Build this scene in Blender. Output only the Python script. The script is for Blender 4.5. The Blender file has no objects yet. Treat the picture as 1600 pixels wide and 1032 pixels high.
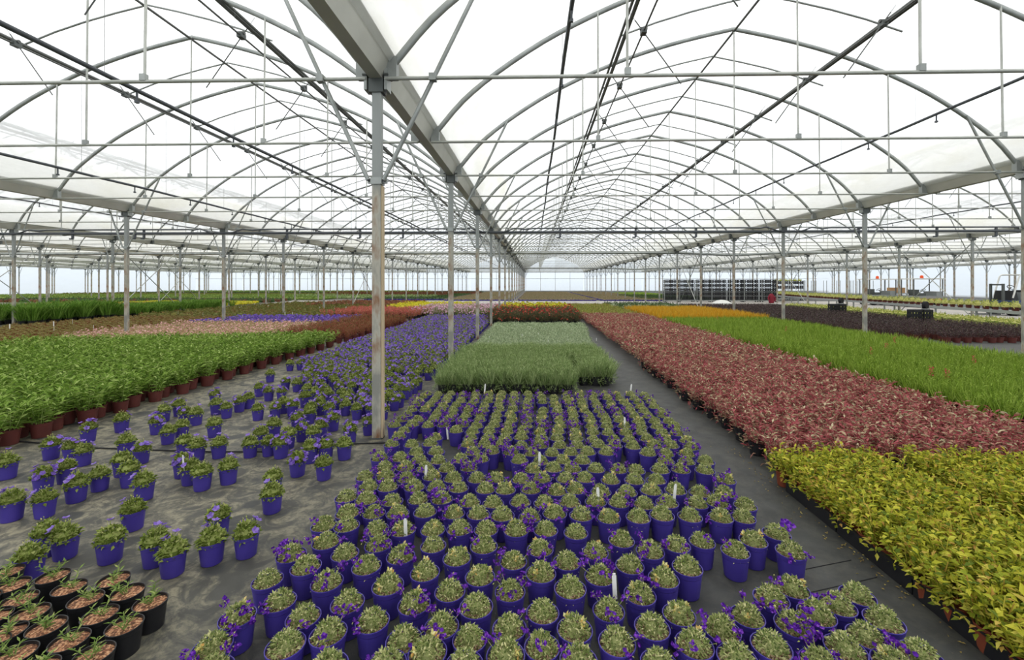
import bpy, math, random
import numpy as np
from math import sin, cos, pi, radians
from mathutils import Vector, Matrix

S = bpy.context.scene
COL = S.collection
rng = np.random.default_rng(7)
random.seed(7)

# ------------------------------------------------------------------ camera, sky, exposure
EYE = 1.6
FPX, PU, PV, YAW = 690.0, 816.0, 443.6, radians(1.5)
cam = bpy.data.cameras.new('camera')
cam_o = bpy.data.objects.new('camera', cam)
COL.objects.link(cam_o)
cam.sensor_width = 36.0
cam.lens = FPX / 1600 * 36
cam.shift_x = -(PU - 800) / 1600
cam.shift_y = -(516 - PV) / 1600
cam.clip_start = 0.05
cam.clip_end = 400
cam_o.location = (0, 0, EYE)
cam_o.rotation_euler = (pi / 2, 0, YAW)
S.camera = cam_o

SKY = bpy.data.worlds.new('overcast_sky')
S.world = SKY
SKY.use_nodes = True
_n = SKY.node_tree.nodes
_n.clear()
_tc = _n.new('ShaderNodeTexCoord')
_sep = _n.new('ShaderNodeSeparateXYZ')
_rmp = _n.new('ShaderNodeValToRGB')
_bg = _n.new('ShaderNodeBackground')
_ow = _n.new('ShaderNodeOutputWorld')
_l = SKY.node_tree.links
_l.new(_tc.outputs['Generated'], _sep.inputs[0])
_l.new(_sep.outputs['Z'], _rmp.inputs[0])
_rmp.color_ramp.elements[0].position = 0.0
_rmp.color_ramp.elements[0].color = (0.53, 0.59, 0.65, 1)
_rmp.color_ramp.elements[1].position = 0.42
_rmp.color_ramp.elements[1].color = (1.0, 1.0, 1.0, 1)
_l.new(_rmp.outputs[0], _bg.inputs[0])
_bg.inputs[1].default_value = 1.12
_l.new(_bg.outputs[0], _ow.inputs[0])

S.view_settings.view_transform = 'Standard'
S.view_settings.look = 'None'
S.view_settings.gamma = 1
S.view_settings.exposure = 0.62
S.view_settings.use_curve_mapping = False
S.cycles.max_bounces = 6
S.cycles.diffuse_bounces = 3
S.cycles.glossy_bounces = 2
S.cycles.transmission_bounces = 3
S.cycles.transparent_max_bounces = 16
S.cycles.use_denoising = True


# ------------------------------------------------------------------ helpers
def lin(c):
    return tuple(((x / 255) / 12.92 if x / 255 <= 0.04045 else ((x / 255 + 0.055) / 1.055) ** 2.4) for x in c) + (1,)


def gp(u, v, z=0.0):
    """A point of the photograph taken to the level z."""
    xc, zc = (u - PU) / FPX, (PV - v) / FPX
    t = (z - EYE) / zc
    c, s = cos(YAW), sin(YAW)
    return (t * (xc * c - s), t * (xc * s + c))


def in_frame(x, y, z, mx=60, mb=60):
    c, s = cos(YAW), sin(YAW)
    d = -x * s + y * c
    if d < 0.5:
        return False
    u = PU + FPX * (x * c + y * s) / d
    v = PV - FPX * (z - EYE) / d
    return -mx < u < 1600 + mx and v < 1032 + mb


MATS = {}


def new_mat(name):
    m = bpy.data.materials.new(name)
    m.use_nodes = True
    m.node_tree.nodes.clear()
    MATS[name] = m
    nd = m.node_tree.nodes
    out = nd.new('ShaderNodeOutputMaterial')
    return m, nd, m.node_tree.links, out


def plain(name, c, rough=0.6, metal=0.0, spec=0.3, var=0.0, vscale=8.0, c2=None, bump=0.0):
    m, nd, lk, out = new_mat(name)
    b = nd.new('ShaderNodeBsdfPrincipled')
    b.inputs['Base Color'].default_value = lin(c)
    b.inputs['Roughness'].default_value = rough
    b.inputs['Metallic'].default_value = metal
    b.inputs['Specular IOR Level'].default_value = spec
    lk.new(b.outputs[0], out.inputs[0])
    if c2 is not None:
        tc = nd.new('ShaderNodeTexCoord')
        no = nd.new('ShaderNodeTexNoise')
        no.inputs['Scale'].default_value = vscale
        no.inputs['Detail'].default_value = 4
        r = nd.new('ShaderNodeValToRGB')
        r.color_ramp.elements[0].position = 0.38
        r.color_ramp.elements[1].position = 0.66
        r.color_ramp.elements[0].color = lin(c)
        r.color_ramp.elements[1].color = lin(c2)
        lk.new(tc.outputs['Object'], no.inputs['Vector'])
        lk.new(no.outputs['Fac'], r.inputs[0])
        lk.new(r.outputs[0], b.inputs['Base Color'])
        if bump:
            bp = nd.new('ShaderNodeBump')
            bp.inputs['Strength'].default_value = bump
            bp.inputs['Distance'].default_value = 0.01
            lk.new(no.outputs['Fac'], bp.inputs['Height'])
            lk.new(bp.outputs[0], b.inputs['Normal'])
    return m


def leafmat(name, cols, transl=0.3, rough=0.6, spec=0.14):
    """Leaf blades: every blade takes one of the plant's own colours."""
    m, nd, lk, out = new_mat(name)
    g = nd.new('ShaderNodeNewGeometry')
    r = nd.new('ShaderNodeValToRGB')
    r.color_ramp.interpolation = 'LINEAR'
    tot = sum(w for _, w in cols)
    acc = 0
    el = r.color_ramp.elements
    for i, (c, w) in enumerate(cols):
        p = (acc + w / 2) / tot
        acc += w
        if i < 2:
            e = el[i]
            e.position = p
        else:
            e = el.new(p)
        e.color = lin(c)
    lk.new(g.outputs['Random Per Island'], r.inputs[0])
    b = nd.new('ShaderNodeBsdfPrincipled')
    b.inputs['Roughness'].default_value = rough
    b.inputs['Specular IOR Level'].default_value = spec
    t = nd.new('ShaderNodeBsdfTranslucent')
    mx = nd.new('ShaderNodeMixShader')
    mx.inputs[0].default_value = transl
    lk.new(r.outputs[0], b.inputs['Base Color'])
    lk.new(r.outputs[0], t.inputs[0])
    lk.new(b.outputs[0], mx.inputs[1])
    lk.new(t.outputs[0], mx.inputs[2])
    lk.new(mx.outputs[0], out.inputs[0])
    return m


def unit(a):
    return a / np.maximum(np.linalg.norm(a, axis=-1, keepdims=True), 1e-9)


class MB:
    """Collects quads; build() turns them into one mesh."""

    def __init__(self):
        self.V, self.F, self.M, self.Sm, self.n, self.mats = [], [], [], [], 0, []

    def mi(self, m):
        if m not in self.mats:
            self.mats.append(m)
        return self.mats.index(m)

    def add(self, V, F, m, smooth=False):
        V = np.asarray(V, float).reshape(-1, 3)
        F = np.asarray(F, int).reshape(-1, 4)
        self.V.append(V)
        self.F.append(F + self.n)
        self.M.append(np.full(len(F), self.mi(m)))
        self.Sm.append(np.full(len(F), bool(smooth)))
        self.n += len(V)
        return self

    def box(self, c, s, m, rz=0.0, taper=1.0, R=None):
        x, y, z = s[0] / 2, s[1] / 2, s[2] / 2
        t = taper
        v = np.array([[-x, -y, -z], [x, -y, -z], [x, y, -z], [-x, y, -z],
                      [-x * t, -y * t, z], [x * t, -y * t, z], [x * t, y * t, z], [-x * t, y * t, z]])
        if rz:
            v = v @ np.array([[cos(rz), sin(rz), 0], [-sin(rz), cos(rz), 0], [0, 0, 1]])
        if R is not None:
            v = v @ np.asarray(R).T
        f = [[0, 3, 2, 1], [4, 5, 6, 7], [0, 1, 5, 4], [1, 2, 6, 5], [2, 3, 7, 6], [3, 0, 4, 7]]
        return self.add(v + np.asarray(c), f, m)

    def tube(self, path, r, m, n=6, ry=None, caps=True, ang=0.0):
        P = np.asarray(path, float)
        T = unit(np.gradient(P, axis=0))
        ref = np.array([0, 0, 1.0]) if abs(T[0][2]) < 0.9 else np.array([0, 1.0, 0])
        A = unit(np.cross(T, ref))
        B = np.cross(A, T)
        ry = r if ry is None else ry
        th = np.arange(n) * 2 * pi / n + ang
        k = len(P)
        V = (P[:, None, :] + A[:, None, :] * (np.cos(th) * r)[None, :, None]
             + B[:, None, :] * (np.sin(th) * ry)[None, :, None]).reshape(-1, 3)
        F = []
        for i in range(k - 1):
            for j in range(n):
                a, b = i * n + j, i * n + (j + 1) % n
                F.append([a, b, b + n, a + n])
        self.add(V, F, m, smooth=n > 4)
        if caps:
            for o, fl in ((0, 1), ((k - 1) * n, 0)):
                q = []
                for i in range(n // 2 - 1):
                    f = [o + i, o + i + 1, o + n - 2 - i, o + n - 1 - i]
                    q.append(f[::-1] if not fl else f)
                self.add(V, q, m)
        return self

    def rod(self, a, b, r, m, n=6):
        return self.tube([a, b], r, m, n)

    def lathe(self, prof, m, n=20, c=(0, 0, 0), cap_top=False, cap_bot=False, smooth=True):
        th = np.arange(n) * 2 * pi / n
        cs, sn = np.cos(th), np.sin(th)
        c = np.asarray(c, float)
        for (r0, z0), (r1, z1) in zip(prof[:-1], prof[1:]):
            V = np.concatenate([np.stack([r0 * cs, r0 * sn, np.full(n, z0)], 1), np.stack([r1 * cs, r1 * sn, np.full(n, z1)], 1)]) + c
            F = [[j, (j + 1) % n, n + (j + 1) % n, n + j] for j in range(n)]
            self.add(V, F, m, smooth)
        for on, (r, z) in ((cap_bot, prof[0]), (cap_top, prof[-1])):
            if on:
                V = np.stack([r * cs, r * sn, np.full(n, z)], 1) + c
                self.add(V, [[i, i + 1, n - 2 - i, n - 1 - i] for i in range(n // 2 - 1)], m)
        return self

    def blades(self, P, D, L, W, m, fold=0.25, wide=0.45, roll=None):
        """One kite-shaped, slightly folded blade per base point P along D."""
        P = np.asarray(P, float)
        D = unit(np.asarray(D, float))
        k = len(P)
        L = np.broadcast_to(L, (k,)).reshape(-1, 1)
        W = np.broadcast_to(W, (k,)).reshape(-1, 1)
        up = np.array([0, 0, 1.0]) + rng.normal(0, 0.35, (k, 3)) if roll is None else roll
        Sd = unit(np.cross(D, up))
        N = unit(np.cross(Sd, D))
        mid = P + D * L * wide
        V = np.stack([P, mid + Sd * W / 2 + N * W * fold, P + D * L - N * L * 0.08, mid - Sd * W / 2 + N * W * fold], 1)
        F = np.arange(k * 4).reshape(k, 4)
        return self.add(V, F, m)

    def flowers(self, C, A, r, m, petals=5, cup=0.35):
        """Star of petals round each centre C, opening along A."""
        C = np.asarray(C, float)
        A = unit(np.asarray(A, float))
        k = len(C)
        r = np.broadcast_to(r, (k,)).reshape(-1, 1)
        X = unit(np.cross(A, rng.normal(0, 1, (k, 3))))
        Y = np.cross(A, X)
        allV = []
        for p in range(petals):
            a = 2 * pi * p / petals
            h = pi / petals * 1.05
            d0 = X * cos(a) + Y * sin(a)
            d1 = X * cos(a + h) + Y * sin(a + h)
            d2 = X * cos(a - h) + Y * sin(a - h)
            allV.append(np.stack([C, C + (d2 * 0.8 + A * cup * 0.6) * r, C + (d0 * 1.05 + A * cup) * r, C + (d1 * 0.8 + A * cup * 0.6) * r], 1))
        V = np.concatenate(allV, 1).reshape(-1, 3)
        return self.add(V, np.arange(len(V)).reshape(-1, 4), m)

    def dome(self, r, h, z, m, n=10, rings=4):
        pr = [(r * cos(a), z + h * sin(a)) for a in np.linspace(0, pi / 2 * 0.93, rings)]
        return self.lathe(pr, m, n, cap_top=True)

    def join(self, o, M=None):
        V = np.concatenate(o.V)
        if M is not None:
            V = V @ np.asarray(M)[:3, :3].T + np.asarray(M)[:3, 3]
        F = np.concatenate(o.F)
        mi = np.array([self.mi(x) for x in o.mats])[np.concatenate(o.M)]
        self.V.append(V)
        self.F.append(F + self.n)
        self.M.append(mi)
        self.Sm.append(np.concatenate(o.Sm))
        self.n += len(V)
        return self

    def mesh(self, name):
        V = np.concatenate(self.V)
        F = np.concatenate(self.F)
        me = bpy.data.meshes.new(name)
        me.vertices.add(len(V))
        me.vertices.foreach_set('co', V.astype(np.float32).ravel())
        me.loops.add(F.size)
        me.loops.foreach_set('vertex_index', F.astype(np.int32).ravel())
        me.polygons.add(len(F))
        me.polygons.foreach_set('loop_start', (np.arange(len(F)) * 4).astype(np.int32))
        for m in self.mats:
            me.materials.append(MATS[m])
        me.polygons.foreach_set('material_index', np.concatenate(self.M).astype(np.int32))
        me.polygons.foreach_set('use_smooth', np.concatenate(self.Sm))
        me.update(calc_edges=True)
        return me


def tag(o, label=None, cat=None, group=None, kind=None):
    if label:
        o['label'] = label
    if cat:
        o['category'] = cat
    if group:
        o['group'] = group
    if kind:
        o['kind'] = kind
    return o


def link(name, data, parent=None, loc=None):
    o = bpy.data.objects.new(name, data)
    COL.objects.link(o)
    if parent is not None:
        o.parent = parent
    if loc is not None:
        o.location = loc
    return o


def thing(name, label, cat, loc, rz=0.0, group=None, parts=(), sc=1.0):
    """An Empty at the thing's base; parts = (name, mesh) or (name, mesh, location)."""
    o = link(name, None, loc=loc)
    o.empty_display_size = 0.05
    o.rotation_euler = (0, 0, rz)
    o.scale = (sc, sc, sc)
    tag(o, label, cat, group)
    for p in parts:
        c = link(p[0], p[1], o)
        if len(p) > 2:
            c.location = p[2]
    return o


def single(name, mesh, label, cat, loc=(0, 0, 0), rz=0.0, group=None, sc=1.0):
    o = link(name, mesh, loc=loc)
    o.rotation_euler = (0, 0, rz)
    o.scale = (sc, sc, sc)
    return tag(o, label, cat, group)


def stuff(name, mb, label, cat):
    return tag(link(name, mb.mesh(name)), label, cat, None, 'stuff')


def struct(name, mb):
    return tag(link(name, mb.mesh(name)), None, None, None, 'structure')


def xf(x, y, z, rz, s):
    c, sn = cos(rz) * s, sin(rz) * s
    return np.array([[c, -sn, 0, x], [sn, c, 0, y], [0, 0, s, z], [0, 0, 0, 1]])


# ------------------------------------------------------------------ materials
def steel(name, c, c2, sc=3.0):
    return plain(name, c, rough=0.45, metal=0.35, spec=0.4, c2=c2, vscale=sc)


steel('galvanised', (146, 150, 147), (172, 176, 172))
steel('galvanised_light', (170, 172, 164), (192, 194, 186))
steel('gutter_metal', (182, 182, 172), (200, 200, 190), 1.2)
plain('dark_pipe', (84, 88, 92), 0.5, 0.1)
plain('dark_steel', (104, 106, 103), 0.55, 0.4)
plain('bracket_steel', (96, 100, 98), 0.5, 0.5)
plain('blue_plastic', (70, 57, 148), 0.42, 0, 0.4, c2=(62, 50, 136), vscale=6)
plain('maroon_plastic', (88, 44, 40), 0.5, 0, 0.35, c2=(104, 54, 48), vscale=6)
plain('black_plastic', (30, 30, 33), 0.45, 0, 0.4)
plain('terracotta_plastic', (130, 66, 44), 0.6)
plain('white_plastic', (232, 232, 228), 0.4)
plain('white_paint', (222, 222, 216), 0.5)
plain('grey_paint', (150, 154, 152), 0.5)
plain('dark_rubber', (34, 34, 36), 0.8)
plain('blue_paint', (60, 80, 120), 0.5)
plain('red_paint', (214, 78, 80), 0.5)
plain('red_cloth', (132, 42, 56), 0.9)
plain('orange_lens', (235, 90, 40), 0.3)
plain('cardboard', (190, 150, 108), 0.9)
plain('aluminium', (176, 180, 180), 0.4, 0.5)
plain('concrete', (172, 166, 158), 0.85, c2=(188, 183, 175), vscale=1.5)
plain('seed_compost', (96, 70, 52), 0.95)
plain('purple_paint', (70, 60, 140), 0.6)


def chips(name, c1, c2, c3, sc):
    m, nd, lk, out = new_mat(name)
    tc = nd.new('ShaderNodeTexCoord')
    vo = nd.new('ShaderNodeTexVoronoi')
    vo.inputs['Scale'].default_value = sc
    r = nd.new('ShaderNodeValToRGB')
    r.color_ramp.elements[0].position = 0.25
    r.color_ramp.elements[0].color = lin(c1)
    r.color_ramp.elements[1].position = 0.85
    r.color_ramp.elements[1].color = lin(c3)
    r.color_ramp.elements.new(0.55).color = lin(c2)
    sep = nd.new('ShaderNodeSeparateColor')
    b = nd.new('ShaderNodeBsdfPrincipled')
    b.inputs['Roughness'].default_value = 0.9
    bp = nd.new('ShaderNodeBump')
    bp.inputs['Strength'].default_value = 0.6
    bp.inputs['Distance'].default_value = 0.006
    lk.new(tc.outputs['Object'], vo.inputs['Vector'])
    lk.new(vo.outputs['Color'], sep.inputs[0])
    lk.new(sep.outputs[0], r.inputs[0])
    lk.new(vo.outputs['Distance'], bp.inputs['Height'])
    lk.new(bp.outputs[0], b.inputs['Normal'])
    lk.new(r.outputs[0], b.inputs['Base Color'])
    lk.new(b.outputs[0], out.inputs[0])


chips('grit_soil', (92, 70, 56), (150, 118, 92), (196, 168, 136), 150)
chips('bark_chips', (96, 62, 42), (158, 104, 72), (205, 158, 118), 110)

# plants
leafmat('cress_leaf', [((94, 112, 58), 2), ((132, 146, 84), 4), ((164, 172, 110), 4), ((212, 208, 156), 3)], 0.2)
leafmat('cream_leaf', [((226, 218, 130), 2), ((236, 230, 176), 2), ((216, 176, 104), 1)], 0.3)
leafmat('cress_flower', [((70, 20, 130), 3), ((104, 44, 168), 3), ((134, 74, 190), 1)], 0.25)
leafmat('bell_leaf', [((92, 108, 42), 2), ((128, 144, 68), 4), ((154, 166, 90), 3), ((182, 186, 120), 1)], 0.25)
leafmat('bell_flower', [((118, 86, 184), 3), ((140, 110, 202), 3), ((162, 138, 216), 1)], 0.35)
leafmat('bud', [((206, 200, 140), 1), ((170, 176, 100), 1)], 0.2)
leafmat('bush_leaf', [((86, 116, 40), 2), ((122, 152, 60), 4), ((154, 180, 88), 3), ((178, 196, 118), 1)], 0.3)
leafmat('lavender_leaf', [((110, 134, 76), 2), ((146, 166, 106), 4), ((172, 186, 132), 2)], 0.25)
leafmat('young_leaf', [((110, 136, 66), 2), ((142, 164, 92), 3), ((170, 180, 110), 1)], 0.25)
leafmat('sage_leaf', [((132, 150, 112), 2), ((162, 176, 138), 3), ((186, 196, 162), 2)], 0.2)
leafmat('red_leaf', [((150, 74, 76), 3), ((178, 92, 98), 3), ((176, 124, 112), 3), ((186, 164, 130), 3), ((206, 194, 160), 1), ((128, 122, 90), 1)], 0.25)
leafmat('gold_leaf', [((100, 118, 40), 2), ((156, 164, 52), 4), ((194, 190, 62), 4), ((218, 210, 98), 2), ((200, 158, 84), 1)], 0.3)
leafmat('litter_leaf', [((150, 130, 70), 2), ((120, 98, 60), 2), ((176, 162, 96), 1)], 0.1)
leafmat('lime_leaf', [((98, 126, 38), 2), ((132, 160, 54), 4), ((158, 180, 80), 3)], 0.3)
leafmat('amber_leaf', [((196, 140, 24), 2), ((216, 170, 44), 4), ((226, 188, 80), 2), ((168, 150, 50), 1)], 0.3)
leafmat('plum_leaf', [((64, 50, 52), 2), ((88, 72, 72), 4), ((118, 100, 98), 2), ((80, 84, 60), 1)], 0.2)
leafmat('pale_leaf', [((140, 156, 70), 2), ((186, 190, 96), 3), ((214, 210, 136), 2)], 0.3)
leafmat('pink_flower', [((228, 180, 176), 3), ((240, 214, 196), 3), ((216, 146, 164), 1)], 0.3)
leafmat('tan_leaf', [((160, 130, 98), 2), ((196, 168, 130), 3), ((150, 150, 96), 2)], 0.2)
leafmat('rust_leaf', [((136, 82, 58), 3), ((160, 104, 74), 3), ((120, 112, 70), 3), ((176, 90, 84), 1)], 0.25)
leafmat('coral_leaf', [((206, 104, 98), 3), ((222, 136, 122), 2), ((120, 120, 70), 2)], 0.25)
leafmat('brown_leaf', [((120, 96, 58), 3), ((148, 124, 76), 2), ((126, 126, 66), 2)], 0.2)
leafmat('olive_leaf', [((104, 104, 50), 3), ((132, 128, 66), 3), ((110, 118, 66), 2)], 0.25)
leafmat('grass_leaf', [((76, 112, 34), 2), ((108, 148, 54), 4), ((140, 172, 82), 2)], 0.3)
leafmat('yellow_leaf', [((214, 200, 40), 4), ((230, 222, 80), 3), ((150, 160, 50), 2)], 0.3)
leafmat('orange_flower', [((232, 140, 80), 2), ((240, 170, 130), 2), ((230, 196, 90), 1)], 0.3)
leafmat('daisy_leaf', [((84, 78, 56), 3), ((112, 104, 76), 3), ((100, 108, 72), 2)], 0.2)
leafmat('daisy_red', [((168, 52, 58), 4), ((190, 66, 60), 2), ((222, 150, 90), 2), ((150, 50, 70), 1)], 0.3)
leafmat('daisy_pink', [((216, 170, 190), 3), ((234, 206, 214), 2), ((196, 130, 164), 1)], 0.3)
leafmat('dark_green_leaf', [((60, 84, 44), 2), ((84, 108, 58), 2), ((74, 92, 60), 1)], 0.2)
leafmat('mid_green_leaf', [((110, 136, 58), 2), ((140, 158, 80), 2)], 0.2)
leafmat('dull_red_leaf', [((104, 64, 46), 2), ((126, 86, 62), 2)], 0.2)
leafmat('seedling_leaf', [((148, 132, 100), 3), ((166, 146, 116), 3), ((130, 134, 90), 2)], 0.2)
leafmat('rose_spike', [((196, 50, 80), 2), ((220, 90, 110), 1)], 0.3)
leafmat('white_flower', [((236, 236, 226), 1), ((214, 220, 200), 1)], 0.3)


def floor_material():
    m, nd, lk, out = new_mat('ground_cover_fabric')
    tc = nd.new('ShaderNodeTexCoord')
    b = nd.new('ShaderNodeBsdfPrincipled')
    b.inputs['Roughness'].default_value = 0.62
    b.inputs['Specular IOR Level'].default_value = 0.35

    def noise(sc, det, rough=0.55, dist=0.0):
        n = nd.new('ShaderNodeTexNoise')
        n.inputs['Scale'].default_value = sc
        n.inputs['Detail'].default_value = det
        n.inputs['Roughness'].default_value = rough
        n.inputs['Distortion'].default_value = dist
        lk.new(tc.outputs['Object'], n.inputs['Vector'])
        return n

    def ramp(a, b_, ca=(0, 0, 0), cb=(255, 255, 255)):
        r = nd.new('ShaderNodeValToRGB')
        r.color_ramp.elements[0].position = a
        r.color_ramp.elements[1].position = b_
        r.color_ramp.elements[0].color = lin(ca)
        r.color_ramp.elements[1].color = lin(cb)
        return r

    def mixc(a, b_, f):
        x = nd.new('ShaderNodeMix')
        x.data_type = 'RGBA'
        for sock, val in ((x.inputs[6], a), (x.inputs[7], b_), (x.inputs[0], f)):
            if isinstance(val, tuple):
                sock.default_value = val
            elif isinstance(val, float):
                sock.default_value = val
            else:
                lk.new(val, sock)
        return x.outputs[2]

    def math(op, a, b_):
        x = nd.new('ShaderNodeMath')
        x.operation = op
        x.use_clamp = True
        for i, v in enumerate((a, b_)):
            if isinstance(v, float):
                x.inputs[i].default_value = v
            else:
                lk.new(v, x.inputs[i])
        return x.outputs[0]

    # the woven black fabric with a faint weave
    base = ramp(0.35, 0.7, (50, 51, 50), (68, 69, 67))
    lk.new(noise(6, 5).outputs['Fac'], base.inputs[0])
    # dried algae and lime left where pots stood: strong in the half-empty bed on the left
    sx = nd.new('ShaderNodeSeparateXYZ')
    lk.new(tc.outputs['Object'], sx.inputs[0])
    mr = nd.new('ShaderNodeMapRange')
    mr.inputs['From Min'].default_value = -1.0
    mr.inputs['From Max'].default_value = -1.9
    lk.new(sx.outputs['X'], mr.inputs['Value'])
    zone = math('ADD', math('MULTIPLY', mr.outputs[0], 0.88), 0.10)
    s1 = ramp(0.44, 0.62)
    lk.new(noise(5.2, 8, 0.7, 1.2).outputs['Fac'], s1.inputs[0])
    s2 = ramp(0.4, 0.62)
    lk.new(noise(15, 5, 0.65, 1.6).outputs['Fac'], s2.inputs[0])
    stain = math('MULTIPLY', math('ADD', math('MULTIPLY', s1.outputs[0], math('ADD', s2.outputs[0], 0.35)), 0.14), zone)
    c1 = mixc(base.outputs[0], lin((142, 136, 114)), stain)
    # round clean spots left by pots
    vo = nd.new('ShaderNodeTexVoronoi')
    vo.inputs['Scale'].default_value = 4.2
    lk.new(tc.outputs['Object'], vo.inputs['Vector'])
    sp = ramp(0.27, 0.36, (255, 255, 255), (0, 0, 0))
    lk.new(vo.outputs['Distance'], sp.inputs[0])
    vsep = nd.new('ShaderNodeSeparateColor')
    lk.new(vo.outputs['Color'], vsep.inputs[0])
    some = math('GREATER_THAN', vsep.outputs[0], 0.35)
    spot = math('MULTIPLY', math('MULTIPLY', sp.outputs[0], mr.outputs[0]), math('MULTIPLY', some, 0.9))
    c2 = mixc(c1, lin((60, 61, 59)), spot)
    # tan leaf litter specks
    s3 = ramp(0.70, 0.74)
    lk.new(noise(34, 3).outputs['Fac'], s3.inputs[0])
    c3 = mixc(c2, lin((150, 128, 96)), math('MULTIPLY', s3.outputs[0], 0.35))
    lk.new(c3, b.inputs['Base Color'])
    wv = nd.new('ShaderNodeTexWave')
    wv.inputs['Scale'].default_value = 55
    lk.new(tc.outputs['Object'], wv.inputs['Vector'])
    bp = nd.new('ShaderNodeBump')
    bp.inputs['Strength'].default_value = 0.15
    bp.inputs['Distance'].default_value = 0.004
    lk.new(wv.outputs['Fac'], bp.inputs['Height'])
    lk.new(bp.outputs[0], b.inputs['Normal'])
    lk.new(b.outputs[0], out.inputs[0])


floor_material()


def film(name, opaque, c, dirt=0.0, var=1.0):
    m, nd, lk, out = new_mat(name)
    tr = nd.new('ShaderNodeBsdfTransparent')
    tr.inputs[0].default_value = (0.985, 0.99, 0.99, 1)
    tl = nd.new('ShaderNodeBsdfTranslucent')
    df = nd.new('ShaderNodeBsdfDiffuse')
    mx0 = nd.new('ShaderNodeMixShader')
    mx = nd.new('ShaderNodeMixShader')
    mx0.inputs[0].default_value = 0.15
    col = lin(c)
    tl.inputs[0].default_value = col
    df.inputs[0].default_value = col
    tc = nd.new('ShaderNodeTexCoord')
    mp = nd.new('ShaderNodeMapping')
    mp.inputs['Scale'].default_value = (1.0, 0.35, 1.0)
    no = nd.new('ShaderNodeTexNoise')
    no.inputs['Scale'].default_value = 1.6
    no.inputs['Detail'].default_value = 6
    no.inputs['Roughness'].default_value = 0.65
    mr = nd.new('ShaderNodeMapRange')
    mr.inputs['From Min'].default_value = 0.3
    mr.inputs['From Max'].default_value = 0.75
    mr.inputs['To Min'].default_value = opaque * (1 - 0.2 * var)
    mr.inputs['To Max'].default_value = min(0.97, opaque * (1 + 0.25 * var))
    lk.new(tc.outputs['Object'], mp.inputs[0])
    lk.new(mp.outputs[0], no.inputs['Vector'])
    lk.new(no.outputs['Fac'], mr.inputs['Value'])
    if dirt:
        r = nd.new('ShaderNodeValToRGB')
        r.color_ramp.elements[0].position = 0.45
        r.color_ramp.elements[1].position = 0.72
        r.color_ramp.elements[0].color = col
        r.color_ramp.elements[1].color = lin((232, 229, 212))
        lk.new(no.outputs['Fac'], r.inputs[0])
        lk.new(r.outputs[0], tl.inputs[0])
    lk.new(mr.outputs[0], mx.inputs[0])
    lk.new(tl.outputs[0], mx0.inputs[1])
    lk.new(df.outputs[0], mx0.inputs[2])
    lk.new(tr.outputs[0], mx.inputs[1])
    lk.new(mx0.outputs[0], mx.inputs[2])
    lk.new(mx.outputs[0], out.inputs[0])


film('roof_film', 0.5, (248, 250, 250))
film('skirt_film', 0.72, (252, 252, 248), 1.0)
film('wall_film', 0.60, (240, 246, 250), 0.0, 0.15)


def post_material():
    m, nd, lk, out = new_mat('weathered_post')
    tc = nd.new('ShaderNodeTexCoord')
    b = nd.new('ShaderNodeBsdfPrincipled')
    b.inputs['Roughness'].default_value = 0.6
    b.inputs['Metallic'].default_value = 0.15
    n1 = nd.new('ShaderNodeTexNoise')
    n1.inputs['Scale'].default_value = 7
    n1.inputs['Detail'].default_value = 6
    mp = nd.new('ShaderNodeMapping')
    mp.inputs['Scale'].default_value = (1, 1, 0.35)
    lk.new(tc.outputs['Object'], mp.inputs[0])
    lk.new(mp.outputs[0], n1.inputs['Vector'])
    r = nd.new('ShaderNodeValToRGB')
    r.color_ramp.elements[0].position = 0.40
    r.color_ramp.elements[0].color = lin((138, 138, 130))
    r.color_ramp.elements[1].position = 0.64
    r.color_ramp.elements[1].color = lin((134, 98, 68))
    r.color_ramp.elements.new(0.52).color = lin((176, 172, 158))
    lk.new(n1.outputs['Fac'], r.inputs[0])
    r2 = nd.new('ShaderNodeValToRGB')
    r2.color_ramp.elements[0].color = lin((140, 144, 142))
    r2.color_ramp.elements[1].color = lin((166, 170, 166))
    lk.new(n1.outputs['Fac'], r2.inputs[0])
    sx = nd.new('ShaderNodeSeparateXYZ')
    lk.new(tc.outputs['Object'], sx.inputs[0])
    gt = nd.new('ShaderNodeMapRange')       # rust begins below the brace collar
    gt.inputs['From Min'].default_value = 2.75
    gt.inputs['From Max'].default_value = 2.55
    lk.new(sx.outputs['Z'], gt.inputs['Value'])
    mx = nd.new('ShaderNodeMix')
    mx.data_type = 'RGBA'
    lk.new(gt.outputs[0], mx.inputs[0])
    lk.new(r2.outputs[0], mx.inputs[6])
    lk.new(r.outputs[0], mx.inputs[7])
    lk.new(mx.outputs[2], b.inputs['Base Color'])
    lk.new(b.outputs[0], out.inputs[0])


post_material()
plain('strip_tan', (188, 170, 140), 0.8)

# ------------------------------------------------------------------ the setting: ground, roof films, walls
ROWS = [-64.0, -55.2, -46.4, -37.4, -28.6, -20.3, -11.95, -1.62, 9.3, 20.1, 30.6, 41.0, 51.5]
Y0, DY, NT = 4.54, 2.03, 38
YT = [Y0 + DY * k for k in range(NT)]
YB, YE = -9.0, 82.4
ZG = 3.71                              # underside of the gutters
HALF = 5.46                            # half span the arch profile was drawn for
_K = [(0, 6.50), (0.6, 6.37), (1.2, 6.22), (1.8, 6.04), (2.35, 5.84), (3.0, 5.56), (3.7, 5.20), (4.4, 4.74), (4.9, 4.33), (5.32, 3.84)]


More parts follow.
